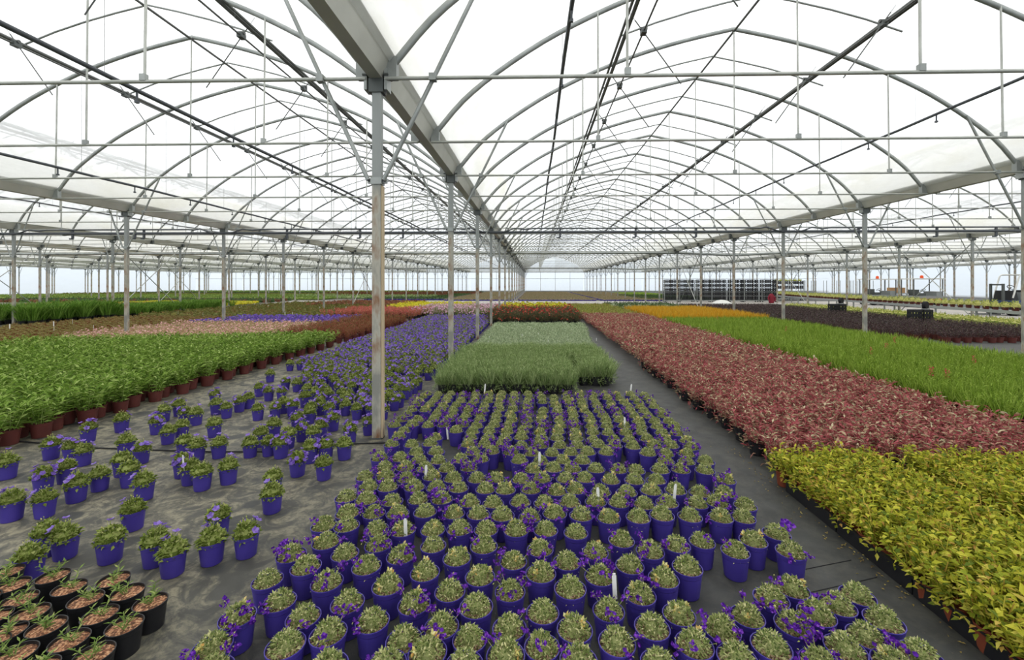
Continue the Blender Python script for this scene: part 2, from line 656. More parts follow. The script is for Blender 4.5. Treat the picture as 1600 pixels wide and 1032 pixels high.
def smooth_curve(K, per=3):
    K = [np.array(k, float) for k in K]
    K = [2 * K[0] - K[1]] + K + [2 * K[-1] - K[-2]]
    out = []
    for i in range(1, len(K) - 2):
        p0, p1, p2, p3 = K[i - 1:i + 3]
        for t in np.arange(per) / per:
            out.append(0.5 * (2 * p1 + (p2 - p0) * t + (2 * p0 - 5 * p1 + 4 * p2 - p3) * t * t + (3 * p1 - p0 - 3 * p2 + p3) * t ** 3))
    return [(float(a), float(b)) for a, b in out] + [(float(K[-2][0]), float(K[-2][1]))]


PROF = smooth_curve(_K)


def arch_xz(hw, dz=0.0):
    k = hw / HALF
    half = [(x * k, z + dz) for x, z in PROF]
    return [(-x, z) for x, z in half[::-1]] + half[1:]


def strip(xs_zs, y0, y1, cx, m, mb, ny=1):
    ys = np.linspace(y0, y1, ny + 1)
    n = len(xs_zs)
    V = [[cx + x, y, z] for y in ys for x, z in xs_zs]
    F = [[i * n + j, i * n + j + 1, (i + 1) * n + j + 1, (i + 1) * n + j] for i in range(ny) for j in range(n - 1)]
    mb.add(V, F, m, True)


fl = MB()
fl.add([[-70, YB, 0], [58, YB, 0], [58, YE + 3, 0], [-70, YE + 3, 0]], [[0, 1, 2, 3]], 'ground_cover_fabric')
struct('floor', fl)
for i in range(len(ROWS) - 1):
    a, b = ROWS[i], ROWS[i + 1]
    cx, hw = (a + b) / 2, (b - a) / 2
    ar = arch_xz(hw, 0.045)
    mb = MB()
    strip(ar, YB, YE, cx, 'roof_film', mb, 1)
    struct('ceiling', mb)
    # opaque whitened strip of film along each gutter
    k = hw / HALF
    low = [(5.36 * k, 3.92), (5.12 * k, 4.23), (4.86 * k, 4.48), (4.66 * k, 4.66)]
    for sd in (-1, 1):
        mb = MB()
        strip([(sd * x, z) for x, z in low], YB, YE, cx, 'skirt_film', mb, 1)
        struct('trim_%d' % (2 * i + (sd > 0) + 1), mb)
# end wall with its gables, and the two side walls
mb = MB()
for i in range(len(ROWS) - 1):
    a, b = ROWS[i], ROWS[i + 1]
    cx, hw = (a + b) / 2, (b - a) / 2
    ar = arch_xz(hw, 0.04)
    for (x0, z0), (x1, z1) in zip(ar[:-1], ar[1:]):
        mb.add([[cx + x0, YE, 0], [cx + x1, YE, 0], [cx + x1, YE, z1], [cx + x0, YE, z0]], [[0, 1, 2, 3]], 'wall_film')
struct('wall_back', mb)
for nm, x in (('wall_left', ROWS[0] - 0.3), ('wall_right', ROWS[-1] + 0.3)):
    mb = MB()
    mb.add([[x, YB, 0], [x, YE, 0], [x, YE, 4.0], [x, YB, 4.0]], [[0, 1, 2, 3]], 'wall_film')
    struct(nm, mb)
# rails along the end wall
mb = MB()
mb.box((-6, YE - 0.08, 2.55), (120, 0.05, 0.06), 'galvanised_light')
mb.box((-6, YE - 0.06, 0.15), (120, 0.08, 0.3), 'grey_paint')
struct('baseboard_back', mb)
mb = MB()
for x in np.arange(-62, 50, 2.75):
    mb.box((x, YE - 0.05, 2.0), (0.06, 0.05, 4.0), 'galvanised_light')
mb.box((-6, YE - 0.05, 3.72), (112, 0.05, 0.1), 'galvanised_light')
struct('trim_99', mb)
# pale concrete cross path
mb = MB()
mb.box((-6, 37.6, 0.006), (110, 5.4, 0.03), 'concrete')
struct('path', mb)
mb = MB()
mb.box((22.2, 18, 0.004), (6.5, 34, 0.02), 'concrete')
struct('path', mb)

# ------------------------------------------------------------------ posts, gutters, roof trusses
BAYNAME = {-64.0: 'the far left', -55.2: 'the far left', -46.4: 'the far left', -37.4: 'the far left',
           -28.6: 'the third bay to the left', -20.3: 'the second bay to the left', -11.95: 'the bay left of the rusty post',
           -1.62: 'the middle bay', 9.3: 'the bay right of the middle', 20.1: 'the second bay to the right',
           30.6: 'the far right', 41.0: 'the far right'}
ROWNAME = {-1.62: 'the row running down the picture centre', -11.95: 'the row left of the green bushes', 9.3: 'the row behind the lime green bed',
           -20.3: 'the row by the tall grassy plants', 20.1: 'the row beyond the dark purple bed', -28.6: 'the third row to the left',
           30.6: 'the row beyond the parked carts'}
ORD = ['nearest', 'second', 'third', 'fourth', 'fifth', 'sixth']

m_post = MB().box((0, 0, ZG / 2 - 0.06), (0.09, 0.075, ZG - 0.12), 'weathered_post').mesh('post')
b_ = MB()
b_.box((0, 0, 2.66), (0.115, 0.10, 0.07), 'galvanised')
for sx_ in (-1, 1):
    b_.box((sx_ * 0.075, 0, 2.665), (0.05, 0.035, 0.05), 'galvanised')
m_collar = b_.mesh('collar')
b_ = MB()
b_.box((0, 0, ZG - 0.07), (0.15, 0.11, 0.14), 'bracket_steel')
for sx_ in (-1, 1):
    b_.box((sx_ * 0.105, 0, ZG - 0.01), (0.03, 0.13, 0.22), 'galvanised')
m_head = b_.mesh('bracket')
m_bolt_c = MB().tube([(0, -0.04, 0), (0, 0.04, 0)], 0.012, 'bracket_steel', 6).mesh('bolt')
m_bolt = MB().tube([(-0.022, 0, 0), (0.022, 0, 0)], 0.012, 'bracket_steel', 6).mesh('bolt')
m_foot = MB().box((0, 0, 0.006), (0.12, 0.11, 0.012), 'bracket_steel').mesh('base_plate')
_b = MB().box((0, 0, ZG / 2), (0.09, 0.075, ZG), 'weathered_post')
_b.box((0, 0, ZG - 0.06), (0.22, 0.12, 0.16), 'bracket_steel')
_b.box((0, 0, 2.66), (0.13, 0.09, 0.06), 'galvanised')
m_post_far = _b.mesh('support_post')

for x in ROWS:
    n = 0
    for k in range(0, NT, 2):
        y = YT[k]
        if not in_frame(x, y, 1.5, 40):
            continue
        n += 1
        rn = ROWNAME.get(x)
        near = rn and n <= 5
        if near:
            if x == -1.62 and k == 0:
                lb = 'rusty steel post in the foreground with a tan strip up its right side'
            else:
                lb = '%s steel post counted from the camera in %s' % (ORD[n - 1], rn)
            p = thing('support_post', lb, 'post', (x, y, 0), 0, 'greenhouse support posts',
                      [('column', m_post), ('base_plate', m_foot)])
            co, br_ = link('collar', m_collar, p), link('bracket', m_head, p)
            for sx_ in (-1, 1):
                link('bolt', m_bolt_c, co, (sx_ * 0.08, 0, 2.665))
                for dy_ in (-0.07, 0.07):
                    link('bolt', m_bolt, br_, (sx_ * 0.11, dy_, ZG + 0.03))
            if x == -1.62 and k == 0:
                link('side_strip', MB().box((0.055, 0.0, 1.31), (0.016, 0.06, 2.6), 'strip_tan').mesh('side_strip'), p)  # thin tan strip along the right face of the foreground column
        else:
            lb = ('slim steel post further down %s' % rn) if rn else 'slim distant steel post far over to the %s' % ('left' if x < 0 else 'right')
            single('support_post', m_post_far, lb, 'post', (x, y, 0), 0, 'greenhouse support posts')

# gutters
for x in ROWS:
    mb = MB()
    pr = [(-0.17, 0.27), (-0.15, 0.25), (-0.065, 0.0), (0.065, 0.0), (0.15, 0.25), (0.17, 0.27), (0.15, 0.28), (0.055, 0.03), (-0.055, 0.03), (-0.15, 0.28), (-0.17, 0.27)]
    n = len(pr)
    V = [[x + a, y, ZG + z] for y in (YB, YE - 0.03) for a, z in pr]
    mb.add(V, [[j, j + 1, n + j + 1, n + j] for j in range(n - 1)], 'gutter_metal')
    rn = ROWNAME.get(x, 'a far row on the %s' % ('left' if x < 0 else 'right'))
    o = link('gutter', mb.mesh('gutter'))
    tag(o, 'long metal rain gutter carried by the posts of %s' % rn.replace('the row', 'the row', 1), 'gutter', 'roof gutters')


def arch_path(hw, y=0.0):
    return [(x, y, z) for x, z in arch_xz(hw)]


def z_on(hw, dx):
    k = hw / HALF
    return float(np.interp(abs(dx) / k, [p[0] for p in PROF], [p[1] for p in PROF]))


TR = {}


def truss_meshes(hw):
    key = round(hw, 3)
    if key in TR:
        return TR[key]
    d = {}
    d['arch'] = MB().tube(arch_path(hw), 0.033, 'galvanised', 8, ry=0.04).mesh('arch')
    d['tie'] = MB().tube([(-hw + 0.1, -0.06, ZG - 0.01), (hw - 0.1, -0.06, ZG - 0.01)], 0.019, 'galvanised_light', 6).mesh('tie_bar')
    hs = []
    for dx in (-0.53 * hw, 0, 0.53 * hw):
        b = MB()
        b.rod((dx, -0.05, ZG), (dx, -0.02, z_on(hw, dx)), 0.014, 'galvanised_light')
        b.box((dx, -0.06, ZG + 0.03), (0.06, 0.05, 0.07), 'galvanised')
        hs.append(b.mesh('hanger'))
    d['hangers'] = hs
    br = []
    for sd in (-1, 1):
        xe = sd * (hw - 1.12 * hw / HALF)
        b = MB()
        b.rod((sd * (hw - 0.08), -0.05, 2.665), (xe, -0.03, z_on(hw, xe)), 0.022, 'galvanised')
        xm = sd * (hw - 0.08) + (xe - sd * (hw - 0.08)) * (ZG - 2.665) / (z_on(hw, xe) - 2.665)
        b.box((xm, -0.07, ZG - 0.01), (0.07, 0.07, 0.07), 'galvanised')
        br.append(b.mesh('brace'))
    d['braces'] = br
    cl = []
    for sd in (-1, 1):
        b = MB()
        b.box((sd * (hw - 0.15), 0, ZG + 0.12), (0.12, 0.09, 0.22), 'galvanised')
        cl.append(b.mesh('arch_shoe'))
    d['shoes'] = cl
    b1, b2 = MB(), MB()
    for b in (b1, b2):
        b.tube(arch_path(hw), 0.033, 'galvanised', 4, ry=0.04)
        b.tube([(-hw + 0.1, 0, ZG - 0.01), (hw - 0.1, 0, ZG - 0.01)], 0.019, 'galvanised_light', 4)
        for dx in (-0.53 * hw, 0, 0.53 * hw):
            b.rod((dx, 0, ZG), (dx, 0, z_on(hw, dx)), 0.014, 'galvanised_light', 4)
    for sd in (-1, 1):
        xe = sd * (hw - 1.12 * hw / HALF)
        b1.rod((sd * (hw - 0.08), -0.05, 2.665), (xe, -0.03, z_on(hw, xe)), 0.022, 'galvanised', 4)
        b1.box((sd * (hw - 0.12), 0, ZG + 0.1), (0.2, 0.11, 0.22), 'bracket_steel')
        b2.box((sd * (hw - 0.12), 0, ZG + 0.1), (0.2, 0.11, 0.22), 'bracket_steel')
    d['far_post'], d['far'] = b1.mesh('roof_truss'), b2.mesh('roof_truss')
    # slender bow between two trusses, purlin to purlin over the ridge
    xs = np.linspace(-2.35, 2.35, 9) * hw / HALF
    d['bow'] = MB().tube([(x, 0, z_on(hw, x)) for x in xs], 0.016, 'galvanised', 6).mesh('roof_bow')
    TR[key] = d
    return d


def in_view_line(cx, hw, y):
    return any(in_frame(cx + f * hw, y, z, 30, 30) and (PV - FPX * (z - EYE) / max(y, .1)) > -40 for f in (-1, -0.5, 0, 0.5, 1) for z in (3.7, 5, 6.5))


TORD = ['nearest', 'second', 'third', 'fourth', 'fifth', 'sixth', 'seventh', 'eighth']
for i in range(len(ROWS) - 1):
    a, b = ROWS[i], ROWS[i + 1]
    cx, hw = (a + b) / 2, (b - a) / 2
    d = truss_meshes(hw)
    bn = BAYNAME[a]
    full = 8 if a in (-1.62, -11.95) else 5 if a in (9.3, -20.3) else 0
    n = 0
    for k in range(NT):
        y = YT[k]
        if in_view_line(cx, hw, y):
            n += 1
            if n <= full:
                parts = [('arch', d['arch']), ('tie_bar', d['tie'])] + [('hanger', h) for h in d['hangers']] + [('arch_shoe', s) for s in d['shoes']]
                if k % 2 == 0:
                    parts += [('brace', s) for s in d['braces']]
                thing('roof_truss', '%s galvanised roof arch from the camera in %s' % (TORD[n - 1], bn), 'roof truss', (cx, y, 0), 0, 'roof trusses', parts)
            else:
                lb = 'galvanised roof arch with tie bar deep in %s' % bn if k % 2 else 'galvanised roof arch with post braces deep in %s' % bn
                single('roof_truss', d['far_post'] if k % 2 == 0 else d['far'], lb, 'roof truss', (cx, y, 0), 0, 'roof trusses')
        if a >= -28.6 and a < 30 and k < 24 and in_frame(cx, y + DY / 2, 5.9, 300):
            single('roof_bow', d['bow'], 'slender curved roof bow between the arches of %s' % bn, 'roof bow', (cx, y + DY / 2, 0), 0, 'roof bows between the trusses')

# long runs in every visible bay: ridge and purlin tubes, vent shafts with racks, sprinkler pipes
for i in range(len(ROWS) - 1):
    a, b = ROWS[i], ROWS[i + 1]
    cx, hw = (a + b) / 2, (b - a) / 2
    if not (-40 < a < 31):
        continue
    kx = hw / HALF
    bn = BAYNAME[a]
    mb = MB()
    mb.tube([(cx, 1.0, 6.45), (cx, YE - 0.1, 6.45)], 0.022, 'dark_steel', 6)
    tag(link('ridge_tube', mb.mesh('ridge_tube')), 'dark ridge tube under the peak of %s' % bn, 'roof tube', 'ridge tubes')
    for sd, sn in ((-1, 'left'), (1, 'right')):
        pd, sdx = {(-1.62, -1): (2.3, 2.03), (-1.62, 1): (1.95, 1.84), (-11.95, 1): (2.2, 1.95), (-11.95, -1): (2.3, 2.2)}.get((a, sd), (2.2, 2.0))
        px, pz = cx + sd * pd * kx, z_on(hw, pd * kx) - 0.07
        t = link('purlin', None, loc=(px, 1.0, pz))
        tag(t, 'dark twin purlin on the %s slope of %s' % (sn, bn), 'purlin', 'roof purlins')
        link('purlin_tube', MB().tube([(0, 0, 0), (0, YE - 1.2, 0)], 0.034, 'dark_steel', 6).mesh('purlin_tube'), t)
        link('purlin_tube', MB().tube([(sd * 0.075, 0, 0.0), (sd * 0.085, YE - 1.2, 0.0)], 0.024, 'dark_steel', 6).mesh('purlin_tube'), t)
        # ventilation shaft with pinions and hanging toothed racks
        sx_, sz_ = cx + sd * sdx * kx, z_on(hw, sdx * kx) - 0.2
        t = link('vent_shaft', None, loc=(sx_, 1.0, sz_))
        tag(t, 'thin vent shaft with hanging racks, %s slope of %s' % (sn, bn), 'vent shaft', 'vent drive shafts')
        link('shaft', MB().tube([(0, 0, 0), (0, YE - 1.2, 0)], 0.016, 'dark_steel', 6).mesh('shaft'), t)
        g_ = MB().box((0, 0, 0), (0.09, 0.12, 0.08), 'bracket_steel')
        g_.tube([(-0.06, 0.0, 0.05), (0.06, 0.0, 0.05)], 0.03, 'dark_steel', 8)
        gm = g_.mesh('gear_box')
        rk = MB().rod((sd * 0.22, 0.02, 0.32), (-sd * 0.62, 0.02, -0.86), 0.011, 'dark_steel', 4).mesh('rack')
        for k in range(0, 20):
            y = YT[k] + DY * 0.5 - 1.0 - 0.25
            link('gear_box', gm, t, (0, y, 0))
            link('rack', rk, t, (0, y, 0))
        # sprinkler pipe
        if a > -30:
            qd, qz = (2.26, 3.81) if a == -11.95 else (3.42 * kx, 4.66)
            qx = cx + sd * qd
            t = link('sprinkler_pipe', None, loc=(qx, 1.0, qz))
            tag(t, 'grey overhead sprinkler pipe in the %s half of %s' % (sn, bn), 'sprinkler pipe', 'overhead sprinkler pipes')
            yy = np.arange(0, 62, 1.0)
            link('pipe', MB().tube([(0.01 * sin(y * 0.9), y, 0.012 * sin(y * 3.1)) for y in yy], 0.026, 'dark_pipe', 8).mesh('pipe'), t)
            nz = MB().rod((0, 0, -0.02), (0, 0, -0.12), 0.012, 'dark_pipe')
            nz.box((0, 0, -0.135), (0.035, 0.035, 0.03), 'dark_pipe')
            nzm = nz.mesh('sprinkler')
            for k in range(26):
                link('sprinkler', nzm, t, (0, 2.3 + 1.62 * k, 0))
            # wires the pipe hangs on
            wr = MB().rod((0, 0, 0), (0, 0, z_on(hw, qd) - qz), 0.003, 'dark_steel', 4).mesh('hanging_wire')
            for k in range(0, 14, 1):
                link('hanging_wire', wr, t, (0, YT[k] - 1.0, 0))

# cross mains: water pipe with loops and brackets, and the grey beams deeper in
mb = MB()
YP = YT[6] - 0.22
mb.tube([(-45, YP, 3.52), (45, YP, 3.52)], 0.05, 'dark_pipe', 8)
t = link('water_main', None, loc=(0, 0, 0))
tag(t, 'dark horizontal water main crossing all bays under the ties', 'pipe')
link('main_pipe', mb.mesh('main_pipe'), t)
for x in ROWS[2:-2]:
    a = MB()
    a.tube([(x - 6.0, YP - 0.02, 3.66), (x - 1.2, YP - 0.02, 3.66), (x - 1.0, YP - 0.02, 3.64), (x - 0.75, YP - 0.02, 3.69), (x - 0.4, YP - 0.05, 3.56), (x - 0.2, YP - 0.05, 3.52)], 0.026, 'dark_pipe', 8)
    link('branch_pipe', a.mesh('branch_pipe'), t)
    a = MB()
    a.tube([(x + 6.0, YP - 0.02, 3.66), (x + 1.6, YP - 0.02, 3.66), (x + 1.3, YP - 0.02, 3.62), (x + 0.9, YP - 0.02, 3.67), (x + 0.6, YP - 0.05, 3.56), (x + 0.45, YP - 0.05, 3.52)], 0.026, 'dark_pipe', 8)
    link('branch_pipe', a.mesh('branch_pipe'), t)
    for dx in (-3.3, 2.6, 5.4):
        a = MB()
        a.box((x + dx, YP, 3.5), (0.07, 0.05, 0.34), 'dark_pipe')
        a.box((x + dx - 0.06, YP, 3.32), (0.12, 0.05, 0.05), 'dark_pipe')
        link('pipe_bracket', a.mesh('pipe_bracket'), t)
for y, z, r, w in ((YT[12] + 0.3, 3.62, 0.085, 'nearer'), (YT[26] + 0.3, 3.62, 0.09, 'further')):
    mb = MB()
    xs = np.linspace(-62, 50, 120)
    mb.tube([(x, y, z - 0.14 * math.exp(-((x - 13) / 2.2) ** 2)) for x in xs], r, 'galvanised', 8)
    tag(link('curtain_roll', mb.mesh('curtain_roll')), '%s grey rolled curtain tube slung across the bays' % w, 'curtain roll')

# diagonal wind braces between posts
for xr, k in ((-20.3, 8), (-28.6, 8), (-28.6, 14), (-37.4, 10), (-11.95, 12), (9.3, 10), (20.1, 8), (20.1, 14), (30.6, 10)):
    ya, yb = YT[k] + 0.06, YT[k + 2] - 0.06
    for n, (p, q, m_) in enumerate((((xr + 0.07, ya, 3.5), (xr + 0.07, yb, 0.15), 'galvanised'), ((xr - 0.07, ya, 0.15), (xr - 0.07, yb, 3.5), 'galvanised_light'))):
        mb = MB().rod(p, q, 0.02, m_, 6)
        tag(link('wind_brace', mb.mesh('wind_brace')), '%s diagonal brace crossing between two posts on the %s side' % ('grey downward' if n == 0 else 'pale upward', 'left' if xr < 0 else 'right'), 'brace', 'diagonal wind braces')


# ------------------------------------------------------------------ plants: builders
def sphere_dirs(k, zmin=0.0):
    z = rng.uniform(zmin, 1, k)
    a = rng.uniform(0, 2 * pi, k)
    r = np.sqrt(1 - z * z)
    return np.stack([r * np.cos(a), r * np.sin(a), z], 1)


def pot_mb(m, r=0.068, h=0.125, n=20):
    b = MB()
    rb = r * 0.77
    zb = h * 0.80
    rs = rb + (r * 0.955 - rb) * 0.80
    b.lathe([(rb * 0.94, 0.0), (rb, 0.004), (rs, zb), (rs + 0.002, zb + 0.004), (r * 0.975, h - 0.006), (r, h - 0.004), (r, h), (r * 0.95, h), (r * 0.93, h - 0.02)], m, n, cap_bot=True)
    return b


def soil_mb(m, r=0.064, z=0.112, n=16):
    return MB().lathe([(r, z - 0.004), (r * 0.6, z + 0.002), (r * 0.15, z + 0.004)], m, n, cap_top=True)


def mound(m, r, h, z, k, L, W, lift=0.35, core=True, sprd=0.7):
    b = MB()
    d = sphere_dirs(k, -0.05)
    P = d * np.array([r, r, h]) * rng.uniform(0.78, 1.0, (k, 1)) + [0, 0, z]
    D = d + rng.normal(0, sprd, (k, 3)) + [0, 0, lift]
    b.blades(P, D, rng.uniform(0.7, 1.2, k) * L, W * rng.uniform(0.8, 1.2, k), m)
    if core:
        b.dome(r * 0.86, h * 0.84, z, m)
    return b


def bush(m, r, h, z, stems, per, L, W, droop=0.2, up=0.5, lean=0.35):
    """Upright stems clothed in blades."""
    b = MB()
    Ps, Ds = [], []
    for s in range(stems):
        a = rng.uniform(0, 2 * pi)
        q = r * math.sqrt(rng.uniform(0, 1)) * 0.55
        base = np.array([q * cos(a), q * sin(a), z])
        top = base + np.array([cos(a) * r * lean * rng.uniform(0.3, 1.4), sin(a) * r * lean * rng.uniform(0.3, 1.4), h * rng.uniform(0.75, 1.08)])
        t = np.linspace(0.15, 1, per)[:, None]
        P = base + (top - base) * t
        aa = rng.uniform(0, 2 * pi, per)
        D = np.stack([np.cos(aa), np.sin(aa), up + rng.normal(0, 0.2, per) + (t[:, 0] - 0.6) * 0.6], 1)
        Ps.append(P)
        Ds.append(D)
        b.tube([base, top], 0.0025, m, 4, caps=False)
    P, D = np.concatenate(Ps), np.concatenate(Ds)
    b.blades(P, D, L * rng.uniform(0.7, 1.2, len(P)), W * rng.uniform(0.8, 1.2, len(P)), m)
    return b


def tuft(m, r, h, z, k, W, lean=0.4, curve=0.0):
    """Upright narrow blades, two segments each when curved."""
    b = MB()
    a = rng.uniform(0, 2 * pi, k)
    q = r * np.sqrt(rng.uniform(0, 1, k)) * 0.8
    P = np.stack([q * np.cos(a), q * np.sin(a), np.full(k, z)], 1)
    D = np.stack([np.cos(a) * lean * rng.uniform(0, 1.2, k), np.sin(a) * lean * rng.uniform(0, 1.2, k), np.ones(k)], 1) + rng.normal(0, 0.08, (k, 3))
    b.blades(P, D, h * rng.uniform(0.6, 1.1, k), W, m, fold=0.1)
    if curve:
        P2 = P + unit(D) * (h * 0.55)
        D2 = D + np.stack([np.cos(a), np.sin(a), np.zeros(k)], 1) * curve
        b.blades(P2, D2, h * rng.uniform(0.3, 0.6, k), W, m, fold=0.1)
    return b


def combine(*mbs):
    b = MB()
    for x in mbs:
        b.join(x)
    return b


def heads(k, r, h, z, m, fr, petals=5, cup=0.35, spread=0.5, out=1.0):
    b = MB()
    d = sphere_dirs(k, 0.1)
    C = d * np.array([r, r, h]) * out + [0, 0, z]
    b.flowers(C, d + rng.normal(0, spread, (k, 3)) + [0, 0, 0.5], fr * rng.uniform(0.8, 1.2, k), m, petals, cup)
    return b


class Kind:
    """A kind of potted plant: variants of (part name, builder) lists, their meshes and the joined versions."""

    def __init__(self, variants):
        self.v = variants
        self.meshes = [[(pn, mb.mesh(pn)) for pn, mb in v] for v in variants]
        self.joined = [combine(*[mb for _, mb in v]) for v in variants]
        self._jm = None

    def jm(self, name):
        if self._jm is None:
            self._jm = [j.mesh(name) for j in self.joined]
        return self._jm


def spread_grid(x0, x1, y0, y1, dx, dy, jit=0.2, prob=1.0, keep=None, stag=True):
    out = []
    ny = max(1, int(round((y1 - y0) / dy)))
    nx = max(1, int(round((x1 - x0) / dx)))
    for j in range(ny + 1):
        for i in range(nx + 1):
            x = x0 + (x1 - x0) * i / nx + (dx * 0.5 if stag and j % 2 else 0)
            y = y0 + (y1 - y0) * j / ny
            if x > x1 + 0.01 or rng.random() > prob:
                continue
            x += rng.uniform(-jit, jit) * dx
            y += rng.uniform(-jit, jit) * dy
            if any(abs(x - q) < 0.14 + dx * 0.4 for q in ROWS) and abs((y - Y0 + DY) % (2 * DY) - DY) < 0.12 + dy * 0.4:
                continue
            if keep and not keep(x, y):
                continue
            if in_frame(x, y, 0.3, 60 + 1.3 * FPX / max(y, 1.0), 400):
                out.append((x, y))
    return out


def zone(x, y, xs, ys):
    """Where in its bed a plant stands: xs, ys = [(limit, words), ...] from the left and from the front."""
    return '%s, %s' % (next(w for l, w in ys if y < l), next(w for l, w in xs if x < l))


def bed(pts, kind, name, cat, label, group, cap=300, parts=True, sc=(0.92, 1.08), stuff_name=None, stuff_label=None, low=None, var_label=None, z=0.0):
    """The nearest `cap` plants as things, what is left as one stuff object."""
    seen = sorted([p for p in pts if in_frame(p[0], p[1], 0.3)], key=lambda p: math.hypot(p[0], p[1]))
    unseen = [p for p in pts if not in_frame(p[0], p[1], 0.3)] if stuff_name else []
    pts = seen + unseen
    rest = MB()
    for n, (x, y) in enumerate(pts):
        v = int(rng.integers(len(kind.v)))
        rz = rng.uniform(0, 2 * pi)
        s = rng.uniform(*sc)
        if n < cap and n < len(seen):
            lb = label(x, y, v) if callable(label) else label
            if parts:
                thing(name, lb, cat, (x, y, z), rz, group, kind.meshes[v], s)
            else:
                single(name, kind.jm(name)[v], lb, cat, (x, y, z), rz, group, s)
        else:
            src = low or kind.joined
            rest.join(src[v % len(src)], xf(x, y, z, rz, s))
    if rest.n:
        stuff(stuff_name, rest, stuff_label, cat)
    return pts


# ------------------------------------------------------------------ variegated rock cress in blue pots (front centre)
def cress_variants():
    vs = []
    spec = [(0, 0, 0.058), (1, 0, 0.060), (2, 0, 0.058), (3, 1, 0.058), (6, 0, 0.058), (5, 1, 0.058), (0, 2, 0.060), (10, 0, 0.056)]
    for clusters, cream, r in spec:
        pot = pot_mb('blue_plastic', 0.075, 0.135)
        soil = soil_mb('grit_soil', 0.070, 0.122)
        fo = mound('cress_leaf', r, 0.070, 0.114, 560, 0.017, 0.0075, 0.2, False, 1.0)
        fo.dome(r * 0.66, 0.048, 0.112, 'cress_leaf', 8, 3)
        parts = [('pot', pot), ('soil', soil)]
        if cream:
            parts.append(('foliage', fo))
            for c in range(cream):
                fo2 = MB()
                d = sphere_dirs(1, 0.55)[0]
                k = 14
                C = d * np.array([r, r, 0.074]) + [0, 0, 0.114]
                fo2.blades(C + rng.normal(0, 0.006, (k, 3)), d + rng.normal(0, 0.6, (k, 3)), 0.017, 0.011, 'cream_leaf')
                parts.append(('cream_shoot', fo2))
        else:
            parts.append(('foliage', fo))
        if clusters:
            for c in range(clusters):
                fl = MB()
                a = rng.uniform(0, 2 * pi)
                q = rng.uniform(0.045, 0.092)
                zz = rng.uniform(0.130, 0.185) if q > 0.07 else rng.uniform(0.165, 0.20)
                c0 = np.array([q * cos(a), q * sin(a), zz])
                fl.tube([(0.03 * cos(a), 0.03 * sin(a), 0.125), c0], 0.0018, 'cress_leaf', 4, caps=False)
                Cs = c0 + rng.normal(0, 0.010, (7, 3))
                fl.blades(c0 + rng.normal(0, 0.008, (3, 3)), rng.normal(0, 1, (3, 3)), 0.012, 0.006, 'bud')
                fl.flowers(Cs, rng.normal(0, 0.6, (len(Cs), 3)) + [0, -0.1, 0.6], 0.0105, 'cress_flower', 4, 0.2)
                parts.append(('flower_head', fl))
        vs.append(parts)
    return vs


CRESS = Kind(cress_variants())
CV = ['without open flowers', 'with one purple flower head', 'with two purple flower heads', 'with few purple flowers and a cream shoot', 'ringed with purple flowers',
      'with many purple flowers and a cream shoot', 'with two cream shoots', 'thick with purple flowers']
FRONT = [(331.6, 1010), (371, 964), (418, 906), (437, 939), (474, 964), (446, 1010), (513, 991), (511, 911), (543, 943), (582, 970), (478, 887), (455, 868), (510, 849),
         (539, 865), (573, 886), (591, 852), (332, 1047), (512, 1044), (604, 1041), (626, 870), (677, 852), (714, 873), (664, 895), (606, 916), (703, 924), (750, 902), (802, 877),
         (844, 858), (647, 944), (744, 950), (797, 924), (845, 898), (690, 979), (631, 1000), (734, 998), (796, 981), (848, 957), (847, 1010), (790, 1026), (668, 1022),
         (886, 878), (756, 855), (891, 922), (937, 902), (984, 884), (930, 862), (1016, 863), (1037, 905), (1074, 888), (1000, 930), (951, 953), (898, 985), (1019, 981),
         (1061, 959), (964, 1005), (904, 1032), (1085, 1009), (1030, 1036), (1128, 985), (971, 845), (1057, 853), (1097, 846), (1149, 862), (1168, 962), (1205, 937), (1238, 921),
         (1240, 978), (1276, 962), (1309, 947), (1340, 931), (1381, 972), (1354, 995), (1321, 1015), (1205, 1012), (1152, 1030), (1282, 1037), (1396, 1037), (1438, 1025),
         (1236, 864), (1177, 846), (1012, 1000 - 140), (725, 1040)]
FRONT = [p for p in FRONT if p != (1012, 860)]
FVAR = {(1236, 864): 2, (1149, 862): 1, (668, 1022): 6, (951, 953): 4, (1037, 905): 6}


def zone_cress(x, y):
    return zone(x, y, [(-0.95, 'left edge'), (-0.4, 'left of centre'), (0.3, 'centre'), (0.9, 'right of centre'), (9, 'right edge')],
                [(2.0, 'nearest row'), (2.4, 'front rows'), (2.95, 'front middle'), (3.6, 'middle rows'), (4.4, 'rear middle'), (9, 'rear rows')])


cpts = []
for (u, v) in FRONT:
    x, y = gp(u, v, 0.135)
    if not any(math.hypot(x - a, y - b) < 0.118 for a, b, _ in cpts):
        cpts.append((x, y, FVAR.get((u, v), int(rng.choice(8, p=[.24, .16, .14, .12, .12, .08, .07, .07])))))
nfront = len(cpts)
holes = [gp(786, 745, 0.05), gp(986, 735, 0.05), gp(700, 705, 0.05), gp(672, 690, 0.05), gp(1085, 770, 0.05)]
row = 0
y = 2.62
gridpts = []
while y < 5.95:
    wl = -1.28 if y < 4.4 else -1.42
    wr = 1.42 if y < 4.0 else 1.52
    x = wl + (0.08 if row % 2 and y < 4.0 else 0)
    while x <= wr:
        jx, jy = rng.uniform(-0.018, 0.018), rng.uniform(-0.02, 0.02)
        if not any(math.hypot(x - h[0], (y - h[1]) * 0.8) < 0.13 for h in holes) and rng.random() > 0.03:
            gridpts.append((x + jx, y + jy))
        x += 0.168
    y += 0.172 if y < 4.0 else 0.182
    row += 1
